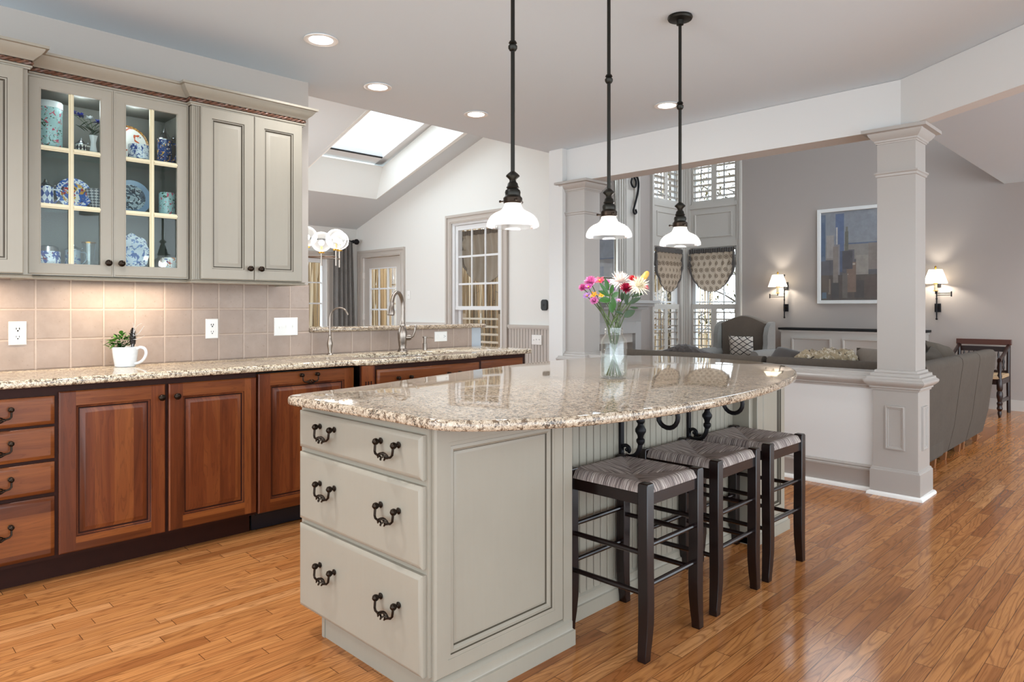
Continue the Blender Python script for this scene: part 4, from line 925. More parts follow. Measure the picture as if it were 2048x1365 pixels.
for i in range(70):
    a = random.random()*2*PI; rr = random.uniform(0,.055); c_ = mo + r_*(rr*math.cos(a)-.022) + f_*rr*math.sin(a) + u_*random.uniform(.10,.175-.4*rr)
    c_ = c_ - r_*max(0, .155-(c_.z-z))*.35
    d = Vector((c_.x-x,c_.y-y,0))*6 + Vector((random.uniform(-1,1),random.uniform(-1,.3),random.uniform(-.2,.9)))
    m.leaf(c_, d, (0,0,1), random.uniform(.022,.036), random.uniform(.016,.026), mi=i % 3 > 0, curl=.3)
for i in range(9):
    a = -2.6+i*.35; m.tube([P(-.02,.09), P(-.02+.04*math.cos(a+1.2),.13), P(-.02+.06*math.cos(a+1.4),.16+.01*math.sin(i))], .0012, 4)
m.build('foliage', [simple('ivy_dark','214a1c',.5,var=.3,vs=70), simple('ivy_light','4f8030',.5,var=.3,vs=70)], o)
m = MB(); pc = mo + r_*.045 + u_*.155 - f_*.01
for i in range(60):
    t_ = i/59; a = i*2.4; rr = .024*math.sin(PI*min(.97,t_*.85+.12)); zc = -.05+.10*t_
    m.leaf(pc+u_*zc, Vector((math.cos(a),math.sin(a),.45)), (0,0,1), rr+.004, .013, curl=-.15)
m.lathe([(.004,-.05),(.014,-.03),(.015,0),(.010,.03),(.002,.05)], tuple(pc), 10); m.build('pine_cone', simple('pine_cone_brown','1f1714',.6,var=.3,vs=90), o)
m = MB()
for pts in (((.032,.09),(.050,.145),(.056,.20),(.067,.255)),((.050,.09),(.052,.15),(.058,.19),(.052,.235)),((.056,.175),(.066,.205),(.085,.225),(.102,.232)),((.056,.165),(.085,.180),(.105,.205),(.114,.220)),((.052,.145),(.08,.15),(.105,.160),(.118,.168)),((.085,.18),(.10,.20),(.112,.215),(.116,.216))):
    m.tube(catmull([P(a,b,-.02-.1*(a-.05)) for a,b in pts],4), [.0017-.0011*i/12 for i in range(13)], 5)
m.build('silver_twigs', simple('silver_twig','cfcfd2',.35,.4), o)

# ---------------- flower jar ----------------
x,y,z = 2.60,1.92,.9225; jo = Vector((x,y,z))
o = thing('mason_jar','clear glass jar holding the bouquet on the island','jar',(x,y,z))
def sqr(r, zz, k): return [(x+r*math.copysign(abs(math.cos(a))**k, math.cos(a)), y+r*math.copysign(abs(math.sin(a))**k, math.sin(a)), z+zz) for a in [2*PI*i/48 for i in range(48)]]
m = MB(); m.loops([sqr(r,zz,k) for r,zz,k in ((.048,.001,.75),(.055,.008,.72),(.056,.02,.72),(.056,.150,.72),(.055,.168,.75),(.050,.185,.85),(.042,.198,1),(.0405,.203,1),(.0405,.207,1),(.043,.209,1),(.043,.213,1),(.0405,.215,1),(.0405,.219,1),(.043,.221,1),(.043,.225,1),(.041,.228,1),(.041,.233,1),(.037,.233,1),(.037,.20,1),(.052,.165,.75),(.053,.02,.72),(.048,.008,.75))], cap1=True)
m.build('glass_body', M['glassj'], o, angle=70)
m = MB(); m.loops([sqr(r,zz,k) for r,zz,k in ((.050,.0095,.73),(.0525,.02,.72),(.0525,.105,.72))]); m.build('water', pane('water',(.95,.97,.965,1),.5), o)
stemg = simple('flower_stem_green','4c5c33',.55,var=.3,vs=50); leafg = simple('flower_leaf_green','2c5a1c',.45,var=.35,vs=40); leafd = simple('dark_flower_leaf','233c1b',.5,var=.3,vs=40)
S = .00231/9.753
def FP(cx, cy_, dep=0.): return jo + r_*((cx-858)*S) + u_*(.231+(1235-cy_)*S) + f_*dep
def stem_pts(h, i):
    a = i*2.39996; nk = jo + u_*.225 + r_*.026*math.cos(a) + f_*.026*math.sin(a); bt = jo + u_*.013 - r_*.034*math.cos(a) - f_*.034*math.sin(a)
    h = Vector(h); return catmull([bt, jo+u_*.12+(nk-jo-u_*.225)*.1, nk, nk+(h-nk)*.55+u_*.012, h], 5)
def bloom(kind, cx, cy_, rad, dep, col, label, i, face=(0,0,0)):
    h = FP(cx, cy_, dep); R = rad*S*1.14; o = thing('cut_flower', label, 'flower', tuple(h), 'cut flowers in the glass jar'); random.seed(i*17+3)
    out = (Vector((h.x-x,h.y-y,(h.z-z-.2)*.8))).normalized()*.8 - f_*.7 + u_*.25; out.normalize()
    m = MB(); sd = out.cross(u_).normalized(); up = sd.cross(out)
    if kind == 'spider':
        for k_ in range(95):
            a = k_*2.39996; e = (k_/95)**.6*1.75
            d = out*math.cos(e) + (sd*math.cos(a)+up*math.sin(a))*math.sin(e)
            m.leaf(h + d*R*.12, d, out, R*random.uniform(.8,1.12), R*.15, curl=-.25 if e < 1.2 else .25)
    elif kind == 'mum':
        for k_ in range(80):
            a = k_*2.39996; e = (k_/80)**.7*1.75
            d = out*math.cos(e) + (sd*math.cos(a)+up*math.sin(a))*math.sin(e)
            m.leaf(h - out*R*.25, d, out, R*random.uniform(.85,1.05), R*.24, curl=-.2)
    elif kind == 'daisy':
        for k_ in range(26):
            a = k_*2*PI/13+random.uniform(-.1,.1); e = 1.25 if k_ < 13 else .8
            d = out*math.cos(e) + (sd*math.cos(a)+up*math.sin(a))*math.sin(e); m.leaf(h, d, out, R*(1 if k_ < 13 else .75), R*.3, curl=.05)
    elif kind == 'lily':
        for k_ in range(6):
            a = k_*2*PI/6; e = .75
            d = out*math.cos(e)+(sd*math.cos(a)+up*math.sin(a))*math.sin(e); m.leaf(h - out*R*.4, d, out, R*1.3, R*.75, curl=.35)
    m.build('petals', col, o, angle=80)
    if kind in ('daisy','lily'): MB().ball(tuple(h+out*R*.1), R*.22, 8, 6).build('flower_center', simple('pollen','c79a2a',.7), o)
    m = MB(); m.tube(stem_pts(h-out*R*.15, i), .0022, 6); m.build('stem', stemg, o)
    return o
C = lambda c, v=.25: simple('petal_'+c, c, .6, var=v, vs=120)
bloom('mum',400,320,125,.0,C('d878ae'),'large pink mum at the upper left of the bouquet',1)
bloom('mum',245,445,85,-.02,C('cf5f9b'),'bright pink bloom farthest left in the bouquet',2)
bloom('lily',580,310,85,.0,C('e0233c'),'red lily-shaped bloom behind the big pink mum',3)
bloom('daisy',350,440,85,-.03,C('b04a92'),'magenta daisy under the large pink mum',4)
bloom('mum',755,345,78,.03,C('dd8fc6'),'small lavender pink bloom in the middle of the bouquet',5)
bloom('daisy',330,610,85,-.02,C('b98bc4'),'lilac daisy low at the left of the bouquet',6)
bloom('lily',445,590,62,-.03,C('f08a12'),'small orange bloom at the left above the lowest pink mum',7)
bloom('lily',605,600,55,-.02,C('f2a21c'),'small yellow-orange bloom just left of the glossy leaves',8)
bloom('mum',455,695,88,-.04,C('dc86bd'),'lowest pink mum at the left of the bouquet',9)
bloom('spider',990,330,165,.02,C('f1e4dc',.12),'white spider mum at the top centre of the bouquet',10)
bloom('mum',1075,455,120,-.03,C('a3123e'),'deep crimson mum between the two white mums',11)
bloom('spider',1310,425,170,-.02,C('efe6cf',.12),'large cream spider mum at the right of the bouquet',12)
bloom('lily',1010,240,90,.05,C('e2571c'),'orange bloom peeking over the top white mum',13)
bloom('mum',1250,275,100,.04,C('d32a3a'),'red mum behind the cream mum at upper right',14)
bloom('daisy',1480,435,85,.03,C('cf3350'),'red daisy at the far right edge of the bouquet',15)
bloom('daisy',930,700,50,-.03,C('c793c4'),'tiny lilac bloom low in the middle of the stems',16)
bloom('daisy',835,490,75,.0,C('b57fc0'),'violet bloom between the green leaves and the crimson mum',17)
o = thing('lily_bud','closed yellow lily bud rising at the upper right of the bouquet','flower',tuple(FP(1390,330)),'cut flowers in the glass jar')
a, b = FP(1375,345,-.01), FP(1520,130,-.01); dv = (b-a); m = MB(); m.tube([a, a+dv*.15, a+dv*.45, a+dv*.75, a+dv*.93, b], [.004,.010,.0145,.013,.009,.003], 12)
m.build('bud', simple('lily_bud_yellow','dca64a',.5,var=.4,vs=60), o); MB().tube(stem_pts(a, 21), .0024, 6).build('stem', stemg, o)
o = thing('leafy_stem','glossy green leafy stem at the front centre of the bouquet','foliage',tuple(FP(780,800)),'greenery in the glass jar')
MB().tube(stem_pts(FP(760,470,-.05), 30), .0028, 6).build('stem', stemg, o); m = MB()
for (bx,by),(tx,ty),wd in (((720,500),(650,280),80),((720,580),(555,370),60),((750,610),(530,510),75),((760,690),(535,690),110),((790,640),(905,540),80),((770,560),(800,400),75),((800,930),(740,740),95),((820,880),(800,640),100)):
    A, B = FP(bx,by,-.05), FP(tx,ty,-.065); m.leaf(A, B-A, -f_+u_*.4, (B-A).length, wd*S*1.15, curl=.08)
m.build('leaves', leafg, o)
o = thing('leafy_stem','green leafy stem on the right side of the bouquet','foliage',tuple(FP(1050,900)),'greenery in the glass jar')
MB().tube(stem_pts(FP(1160,720,-.03), 33), .003, 6).build('stem', stemg, o); m = MB()
for (bx,by),(tx,ty),wd in (((1040,1010),(1230,890),130),((1130,760),(1340,640),85),((1090,780),(1050,560),80),((1150,830),(1300,840),45),((1010,960),(860,900),55),((1060,740),(1120,560),70),((1000,700),(990,540),70),((1180,620),(1400,560),60)):
    A, B = FP(bx,by,-.03), FP(tx,ty,-.045); m.leaf(A, B-A, -f_+u_*.4, (B-A).length, wd*S*1.1, curl=.08)
m.build('leaves', leafd, o)
# ---------------- family room ----------------
velvet = cloth('taupe_velvet', '4d443b', .3, 60., sheen=0.); velvd = cloth('dark_taupe_velvet','3a332f',.2,60.)
footw = simple('walnut_foot','8a5a38',.4)
def soft(m, x0,y0,z0,x1,y1,z1, r=.03):      # rounded cushion box
    cx,cy_,cz = (x0+x1)/2,(y0+y1)/2,(z0+z1)/2; hx,hy,hz = (x1-x0)/2,(y1-y0)/2,(z1-z0)/2; L = []
    for t in [i/8 for i in range(9)]:
        a = -PI/2+PI*t; zz = math.copysign(abs(math.sin(a))**.45, math.sin(a)); s = abs(math.cos(a))**.35 if 0 < t < 1 else .55
        L.append([(cx+hx*(1-(1-s)*r/hx*3)*sx_, cy_+hy*(1-(1-s)*r/hy*3)*sy_, cz+hz*zz) for sx_,sy_ in [(math.copysign(abs(math.cos(b))**.3,math.cos(b)), math.copysign(abs(math.sin(b))**.3,math.sin(b))) for b in [2*PI*k/24+.01 for k in range(24)]]])
    return m.loops(L)
def sofa(label, M_, L, corner=None, z=.86):     # local: back along +x from 0..L at y=0 (outside face), seat towards +y
    o = thing('sofa_section', label, 'sofa', tuple(M_.translation), 'taupe velvet sectional sofa pieces')
    m = MB(M_); n = 14; R = []
    prof = [(.10,.09),(.055,.30),(.02,.60),(-.005,.80),(.0,.835),(.02,.856),(.05,z),(.09,z-.005),(.115,z-.03),(.14,.70),(.20,.42),(.2,.09)]
    m.loops([[(u,yy,zz) for yy,zz in prof] for u in (0.004,.02,L-.02,L-.004)])
    m.build('backrest', velvet, o, angle=45)
    if corner:
        m = MB(corner[0]); m.loops([[(u,yy,zz) for yy,zz in prof] for u in (0.004,.02,corner[1]-.02,corner[1]-.004)]); m.build('backrest', velvet, o, angle=45)
    m = MB(M_); m.box(.004,.12,.09,L-.004,.92,.30); m.build('base', velvet, o, bev=.02)
    m = MB(M_); soft(m, .01,.2,.30,L-.01,.93,.46,.03); m.build('seat_cushion', velvd, o)
    for u in (.07, L-.07):
        for v in (.15,.86): MB(M_).loops([[(u+a*.018,v+b*.018,.0) for a,b in ((-1,-1),(1,-1),(1,1),(-1,1))],[(u+a*.026,v+b*.026,.092) for a,b in ((-1,-1),(1,-1),(1,1),(-1,1))]]).build('foot', footw, o)
    return o
hall = lambda x: Matrix(((1,0,0,x),(0,1,0,1.345),(0,0,1,0),(0,0,0,1)))
knee = lambda y, x=5.30: Matrix(((0,1,0,x),(-1,0,0,y),(0,0,1,0),(0,0,0,1)))
sofa('velvet sofa section in the middle of the run facing the hall', hall(6.455), .60)
sofa('velvet sofa section at the far end of the hall run', hall(7.06), .66)
sofa('velvet sofa section behind the half wall, left of the gap', knee(4.02), 1.55)
sofa('velvet sofa corner section wrapping behind the column', knee(2.435), 1.02, (hall(5.42), 1.03))
# cushions and throws on the sofas
def pillow(M_, w, h, t, mat, nm, label, cat='cushion', grp=None):
    o = thing(nm, label, cat, tuple(M_.translation), grp); m = MB(M_); n = 12; A = []; B = []
    for side in (1,-1):
        L = []
        for i in range(n+1):
            u = -1+2*i/n; row = []
            for j in range(n+1):
                v = -1+2*j/n; pin = (1-u**4)*(1-v**4); k = 1-.06*(1-abs(u*v))
                row.append((u*w/2*(1-.07*(1-v*v)*0-.05*(1-abs(v))*abs(u)), v*h/2*(1-.05*(1-abs(u))*abs(v)), side*t/2*max(0,pin)**.5))
            L.append(row)
        m.loops(L, closed=False, cap0=False, cap1=False)
    m.build('cover', mat, o, angle=180); return o
def R_(loc, rx, ry, rz): return Matrix.Translation(loc) @ Euler((rx,ry,rz),'XYZ').to_matrix().to_4x4()
pl1 = cloth('grey_cushion','756b61',.2,50.,sheen=0.); pat = chips('script_print_linen','988970',(('b9ae9c',12,.56),('2a211d',9,.64)),1.6,rough=.9)
pillow(R_((5.62,1.70,.785),PI/2-.3,0,-PI/2),.36,.32,.16,pl1,'throw_cushion','grey cushion on the sofa just left of the column','cushion')
MBt = None
def throw(label, mat, path, wid, nm='throw_blanket'):     # a crumpled heap: arched cross-sections along a path of (x, y, crest z)
    o = thing(nm, label, 'blanket', (path[0][0],path[0][1],.86)); m = MB(); P_ = catmull(path, 8); L = []; n_ = len(P_)
    for i,p in enumerate(P_):
        row = []; e = math.sin(PI*(i+.6)/(n_+.2))**.5
        for k in range(17):
            a = PI*k/16; wr = 1+.10*math.sin(5*a+i*.9)+.08*math.sin(11*a-i*1.7)+.06*math.sin(i*2.3)
            row.append((p[0]-wid*.5*math.cos(a)*e*wr, p[1]+.012*math.sin(7*a+i), .845+(p[2]-.845)*max(0,math.sin(a))**.7*e*wr))
        L.append(row)
    m.loops(L, closed=False, cap0=False, cap1=False); m.build('folds', mat, o, angle=180, solid=.008); return o
throw('cream printed throw heaped along the sofa back left of the column', pat, [(5.48,2.27,.88),(5.49,2.20,.935),(5.50,2.12,.91),(5.50,2.03,.93),(5.50,1.95,.925),(5.52,1.88,.945),(5.52,1.84,.90)], .20)
pillow(R_((5.56,2.36,.80),PI/2-.9,.2,-PI/2),.34,.26,.14,velvd,'throw_cushion','dark slumped cushion beside the cream throw','cushion')
throw('dark grey throw over the sofa back below the corner windows', velvd, [(5.42,3.45,.87),(5.42,3.36,.895),(5.43,3.28,.915),(5.43,3.18,.91),(5.43,3.08,.885),(5.43,2.98,.865)], .16)
pillow(R_((6.42,1.64,.665),PI/2-.30,.12,.15),.46,.42,.16,velvd,'throw_cushion','dark brown cushion on the sofa right beside the column','cushion')
pillow(R_((7.00,1.66,.675),PI/2-.32,-.15,.1),.44,.40,.16,cloth('olive_taupe_cushion','453d34',.25,40.,sheen=0.),'throw_cushion','olive taupe cushion in the middle of the hall sofa','cushion')
pillow(R_((7.38,1.68,.70),PI/2-.4,.16,-.1),.52,.46,.18,cloth('taupe_cushion','4f463c',.25,40.,sheen=0.),'throw_cushion','large taupe cushion leaning in front of the dark carved chair','cushion')
pillow(R_((6.72,1.86,.80),PI/2-.25,.1,.1),.34,.34,.13,chips('tan_print_cushion','8d8074',(('54463a',12,.55),('c0b5a8',16,.58)),1.,rough=.9),'throw_cushion','tan printed cushion beside the column above the sofa','cushion')
pillow(R_((7.15,2.02,.80),PI/2-.2,.10,.05),.46,.42,.14,cloth('plum_grey_cushion','3c3539',.2,40.,sheen=0.),'throw_cushion','plum grey cushion standing behind the printed cushion','cushion')
MB_ = MB(); sofa_far = None
# wing armchair
o = thing('wing_armchair','grey upholstered wing armchair in front of the corner window','armchair',(9.1,4.55,0)); ch = cloth('taupe_linen_upholstery','6b5f54',.25,90.); chl = cloth('pale_grey_linen','8f8c87',.18,90.)
def AX(l): return [(9.35+a, 4.565-b, c) for a,b,c in l]     # a depth from the back face, b to the right, c up
m = MB(); outl = []
for i in range(25):
    u = -1+2*i/24; outl.append((u*.345, 1.045+.092*(math.cos(u*PI)*.5+.5)**.8 + (.0 if abs(u)<.9 else -.01)))
poly = [(-.33,.30)] + outl + [(.33,.30)]
m.loops([AX([(.03+.0,b*.99,c) for b,c in poly]), AX([(.0,b,c) for b,c in poly]), AX([(-.10,b,c) for b,c in poly]), AX([(-.13,b*.95,c-.012) for b,c in poly])]); m.build('backrest', ch, o)
for s in (-1,1):
    m = MB(); pr = [(0.0,.60),(0,1.045),(-.05,1.05),(-.12,1.03),(-.20,.97),(-.24,.86),(-.235,.75),(-.26,.66),(-.30,.60)]
    m.loops([AX([(a,s*(.345+d),c) for a,c in pr]) for d in (-.008,.0,.05,.058)]); m.build('wing', chl, o)
    m = MB(); L = []
    for a in (.0,-.02,-.56,-.60,-.605): L.append(AX([(a, s*(.385+(.075 if a>-.6 else .06)*math.cos(t)), .605+(.075 if a>-.6 else .06)*math.sin(t)) for t in [2*PI*k/20 for k in range(20)]]))
    m.loops(L); m.build('arm', chl, o)
    m = MB(); p = AX([(0,s*.44,.12),(-.58,s*.33,.60)]); m.box(min(p[0][0],p[1][0]),min(p[0][1],p[1][1]),.12,max(p[0][0],p[1][0]),max(p[0][1],p[1][1]),.60); m.build('side_panel', ch, o)
m = MB(); soft(m, 8.72,4.24,.30,9.28,4.89,.47); m.build('seat_cushion', ch, o)
MB().box(8.75,4.22,.12,9.35,4.91,.31).build('base', ch, o)
for a in (8.79,9.31):
    for b in (4.26,4.87): MB().lathe([(.018,0),(.026,.12)],(a,b,0),10).build('leg', footw, o)
tr = NT('trellis_cushion_fabric'); X,Y,Z = tr.xyz(tr.obj()); 
a_ = tr.math('ABSOLUTE', tr.math('SUBTRACT', tr.math('FRACT', tr.math('ADD', tr.math('MULTIPLY', Y, 9.), tr.math('MULTIPLY', Z, 13.))), .5)); b_ = tr.math('ABSOLUTE', tr.math('SUBTRACT', tr.math('FRACT', tr.math('SUBTRACT', tr.math('MULTIPLY', Y, 9.), tr.math('MULTIPLY', Z, 13.))), .5))
tr.put(tr.b.inputs['Base Color'], tr.mix(tr.math('LESS_THAN', tr.math('MINIMUM', a_, b_), .075), 'd8cfc4', '2f2724')); tr.set(rough=.9)
pillow(R_((9.12,4.545,.70),PI/2+.18,0,-PI/2+.08),.35,.30,.12,tr.mat,'throw_cushion','cream cushion with dark trellis pattern on the wing armchair','cushion')
# valances
def val_mat(ax):
    t = NT('paisley_voile'); p = t.obj(); X,Y,Z = t.xyz(p); u = (X, Y)[ax]
    a = t.math('MULTIPLY', u, 9.5); row = t.math('FLOOR', t.math('MULTIPLY', Z, 10.)); a = t.math('ADD', a, t.math('MULTIPLY', row, .5))
    fa = t.math('SUBTRACT', t.math('FRACT', a), .5); fz = t.math('SUBTRACT', t.math('FRACT', t.math('MULTIPLY', Z, 10.)), .5)
    d = t.math('SQRT', t.math('ADD', t.math('MULTIPLY', fa, fa), t.math('MULTIPLY', fz, t.math('MULTIPLY', fz, .7))))
    f = t.math('MULTIPLY', t.math('LESS_THAN', d, .29), t.math('SUBTRACT', 1., t.math('MULTIPLY', t.math('COMPARE', d, .16, .035), .7)))
    c = t.mix(t.math('MULTIPLY', f, .8), 'b3a494', '5e5043'); t.t.nodes.remove(t.b)
    df = t.n('BsdfDiffuse', c); tl = t.n('BsdfTranslucent', c); mx = t.n('MixShader', .45, df, tl); t.t.links.new(mx.outputs[0], t.out.inputs[0]); return t.mat
M['val'] = val_mat(1); M['val2'] = val_mat(0); M['valh'] = cloth('charcoal_gathered_heading','5a5552',.3,120.)
def valance(F, W, z0, z1, zs, label, mat, hm, nm='balloon_valance', grp='balloon valances at the windows'):
    o = thing(nm, label, 'curtain', tuple(F @ Vector((W/2,z1,0))), grp); m = MB(F); n, k = 40, 16; L = []
    for j in range(k+1):
        t = j/k; row = []
        for i in range(n+1):
            s = i/n; c_ = 2*s-1; low = zs + (z0-zs)*max(0,(1-abs(c_)**2.2))**.75
            z_ = z1-.07 + (low-(z1-.07))*t; pinch = 1-.10*t*(1-abs(2*t-1.2))
            row.append((W/2+(s-.5)*W*pinch, z_, .05+.016*math.cos(s*PI*15+1.5*t)*(1-t*.35)+.05*math.sin(PI*t)*(1-c_*c_)+(.02*math.sin(t*16)*(abs(c_)**2))))
        L.append(row)
    m.loops(L, closed=False, cap0=False, cap1=False); m.build('drape', mat, o, angle=180)
    m = MB(F); m.tube([(p[0], p[1]+.006*math.sin(i*2.1), p[2]+.012) for i,p in enumerate(L[-1])], [.003+.022*abs(2*i/n-1)**3+.002*math.sin(i*1.9)*abs(2*i/n-1) for i in range(n+1)], 7); m.build('rolled_hem', hm, o)
    m = MB(F); L = []
    for zz,a in ((z1,.6),(z1-.02,1),(z1-.05,1),(z1-.075,.6)): L.append([(W*i/80, zz, .05+.016*a*math.cos(i*PI/2)) for i in range(81)])
    m.loops(L, closed=False, cap0=False, cap1=False); m.build('gathered_heading', hm, o, angle=180)
    m = MB(F)
    for s in (0,1):
        c_ = .015 if s == 0 else W-.015; m.loops([[(c_+a*w2, z1-.07-(z1-.07-zs)*t, .05+b*.02) for a,b in ((-1,-1),(1,-1),(1,1),(-1,1))] for t,w2 in ((0,.010),(.6,.018),(.9,.03),(1,.012))])
    m.build('side_jabot', hm, o); return o
valance(FR, .80, 1.50, 2.20, 1.90, 'patterned balloon valance on the right-hand corner window', M['val'], M['valh'])
valance(FL, .78, 1.50, 2.20, 1.90, 'patterned balloon valance on the left-hand corner window', M['val2'], M['valh'])
F7 = frame((6.62,6.72,0),(0,1,0),(0,0,1))
valance(F7, .95, 1.60, 2.36, 1.95, 'brown balloon valance seen through the tall sunroom window', cloth('brown_voile','8f8272',.15,60.), cloth('brown_heading','5e5347',.2,60.))
MB_ = tag(MB().box(6.60,6.55,2.37, 6.66,7.85,2.40).build('curtain_board', M['sash']), 'narrow board carrying the brown valance behind the sunroom window', 'board')
# framed skyline print
o = thing('framed_picture','large white-framed hazy city skyline picture on the grey wall behind the column','picture',(XF,3.2,1.3))
F = face_x(XF-.001, 3.91, 1.30); W_, H_ = 1.14, 1.35
MB(F).rings(W_,H_,[(0,0),(0,.035),(.004,.040),(.045,.040),(.048,.036),(.05,.020)],cap1=False).build('frame', simple('white_frame','e4e4e2',.4), o)
m = MB(F); m.box(.045,.045,.004,W_-.045,H_-.045,.016,0); mats = []
def pm(c): 
    mats.append(simple('print_'+c, tuple(.86*x+.10*y for x,y in zip(lin(c)[:3],(.33,.33,.34)))+(1,), .6, var=.28, vs=14.)); return len(mats)-1
pm('8b8e96'); random.seed(5)
def art(poly, c, d=.0165):
    i = pm(c); m.loops([[(u*W_,v*H_,d) for u,v in poly]], cap0=False, mi=i)
def bld(u0,u1,v0,v1,c,d): art([(u0,v0),(u1,v0),(u1,v1),(u0,v1)], c, d)
bld(.035,.965,.62,.965,'8f949c',.0165); bld(.035,.965,.035,.30,'574c45',.0166); bld(.035,.965,.30,.46,'5d5a60',.0166); bld(.035,.965,.46,.62,'8f8983',.0166); bld(.33,.965,.615,.63,'5c6a86',.0168)
for q in ((.04,.10,.45,.94,'5f6f86'),(.05,.09,.50,.86,'4c6180'),(.11,.20,.48,.72,'a39c98'),(.20,.27,.30,.62,'8e8a8c'),(.22,.32,.55,.94,'5a6c90'),(.225,.245,.58,.80,'c4c0bc'),(.33,.37,.50,.75,'6b6a5e'),(.34,.365,.75,.80,'77766a'),(.19,.25,.22,.60,'8d827a'),(.265,.30,.33,.56,'4d5a78'),(.30,.42,.36,.55,'4e4c52'),(.37,.44,.40,.56,'66616a'),(.46,.60,.30,.50,'9d958c'),(.47,.60,.47,.49,'c2b7a8'),(.60,.72,.35,.62,'8a7f78'),(.72,.80,.28,.52,'6a6670'),(.80,.95,.33,.58,'a0937f'),(.35,.46,.12,.43,'80695a'),(.36,.45,.40,.42,'bcae9e'),(.30,.36,.06,.32,'6e655f'),(.31,.37,.30,.31,'b5a898'),(.44,.55,.06,.24,'46403e'),(.05,.14,.12,.30,'615348'),(.13,.16,.10,.26,'8b7d70'),(.17,.26,.05,.22,'494443'),(.055,.11,.055,.14,'5e7488'),(.56,.75,.06,.28,'5b4d46'),(.76,.95,.05,.30,'3f3a3c')):
    bld(q[0],q[1],q[2],q[3],q[4],.017+.0002*random.random()*5)
m.build('print', mats, o); g = MB(F); g.box(.045,.045,.0195,W_-.045,H_-.045,.0205); g.build('glazing', pane('picture_glass',(1,1,1,1),.55), o)
# sconces
def sconce(yp, ya, label, up):
    o = thing('wall_sconce', label, 'wall lamp', (XF,yp,1.45), 'brass swing-arm sconces on the family room wall'); xr = XF-.07
    m = MB(); m.tube([(xr,yp,1.10),(xr,yp,1.725)], .008, 8)
    for z_ in (1.10,1.725): m.ball((xr,yp,z_), .014, 8, 6)
    for z_ in (1.36,1.45): m.ball((xr,yp,z_), .013, 8, 6)
    m.build('rod', M['iron'], o)
    for z_ in (1.243,1.570):
        MB().box(XF-.022,yp-.035,z_-.055,XF-.001,yp+.035,z_+.055).build('backplate', M['iron'], o, bev=.003); MB().tube([(xr,yp,z_),(XF-.02,yp,z_)], .009, 8).build('standoff', M['brass'], o)
    xa, yb = XF-.16, ya; ye = ya + (.13 if not up else -.17)
    m = MB(); m.tube([(xr,yp,1.405),(xa+.02,ye,1.405)], .0055, 6); m.tube([(xa+.02,ye,1.428),(xa,ya,1.428)], .0055, 6); m.tube([(xa+.02,ye,1.385),(xa+.02,ye,1.45)], .008, 8); m.tube([(xa,ya,1.42),(xa,ya,1.455)], .007, 8); m.build('swing_arm', M['iron'], o)
    MB().lathe([(.012,1.452),(.034,1.458),(.030,1.463)], (xa,ya,0), 16).build('drip_pan', M['brass'], o)
    MB().lathe([(.019,1.462),(.019,1.545)], (xa,ya,0), 16).build('candle_sleeve', simple('ivory_sleeve','efe4c4',.5), o); MB().lathe([(.028,1.545),(.028,1.562),(.012,1.562),(.012,1.70),(.006,1.74),(.012,1.752),(.012,1.765),(.004,1.778)], (xa,ya,0), 14).build('socket_finial', M['brass'], o)
    t = NT('ivory_lampshade'); t.t.nodes.remove(t.b); df = t.n('BsdfDiffuse',(.9,.86,.78,1)); tl = t.n('BsdfTranslucent',(.95,.88,.74,1)); mx = t.n('MixShader',.55,df,tl); t.t.links.new(mx.outputs[0], t.out.inputs[0])
    MB().lathe([(.135,1.553),(.075,1.728)], (xa,ya,0), 32, cap=False).build('lamp_shade', t.mat, o)
    light('sconce_glow','POINT',(xa,ya,1.625), 12,(1,.92,.78),shadow_soft_size=.03)
sconce(4.372, 4.432, 'swing-arm sconce with ivory shade left of the picture', 0); sconce(2.394, 2.385, 'swing-arm sconce with ivory shade right of the column', 1)
# low panelled console under the picture
o = thing('panelled_console','low grey panelled cabinet with black top under the picture','cabinet',(XF,3.4,0))
MB().box(9.95,2.5,0, XF-.002,4.345,.92).build('body', M['trimg'], o); MB().box(9.92,2.47,.925, XF-.002,4.375,.955).build('top', M['black'], o)
m = MB(); m.box(9.935,2.49,.895, XF-.002,4.355,.92); m.build('cornice', M['trimg'], o)
F = face_x(9.95, 4.345, 0)
for u in (.16,.86): m = MB(F); m.rings(.55,.62,[(0,0),(.002,.02),(.02,.02),(.026,.006),(.03,.004)],x0=u,y0=.20); m.build('panel_moulding', M['trimg'], o)
# carved chair
o = thing('carved_chair','dark carved wooden armchair with spindle back at the far wall','chair',(9.7,1.86,0)); dk = simple('dark_carved_wood','24120e',.28,var=.3,vs=20)
for y_ in (1.61,2.11):
    MB().tube([(9.98,y_,0),(9.96,y_,.40),(9.98,y_,.86)], [.020,.022,.020], 8).build('back_post', dk, o)
    MB().lathe([(.012,0),(.022,.05),(.016,.07),(.030,.10),(.022,.13),(.030,.16),(.020,.18),(.032,.24),(.030,.28),(.022,.30),(.030,.32),(.030,.42),(.020,.44),(.024,.47),(.016,.50),(.028,.56),(.020,.62),(.026,.645)], (9.46,y_,0), 14).build('front_leg', dk, o)
    MB().tube(catmull([(9.43,y_,.655),(9.55,y_,.67),(9.75,y_,.72),(9.97,y_,.80)],4), .020, 8).build('armrest', dk, o)
    MB().box(9.46,y_-.012,.16,9.97,y_+.012,.20).build('side_rail', dk, o); MB().box(9.46,y_-.014,.37,9.97,y_+.014,.43).build('side_rail', dk, o)
MB().box(9.95,1.58,.80,10.0,2.14,.865).build('crest_rail', simple('red_brown_crest','4d2415',.28), o, bev=.004); MB().box(9.96,1.62,.72,9.99,2.10,.78).build('carved_panel', dk, o)
m = MB()
for i in range(9): m.lathe([(.006,.50),(.013,.53),(.008,.56),(.015,.60),(.008,.64),(.013,.68),(.006,.72)], (9.975,1.66+.05*i,0), 8)
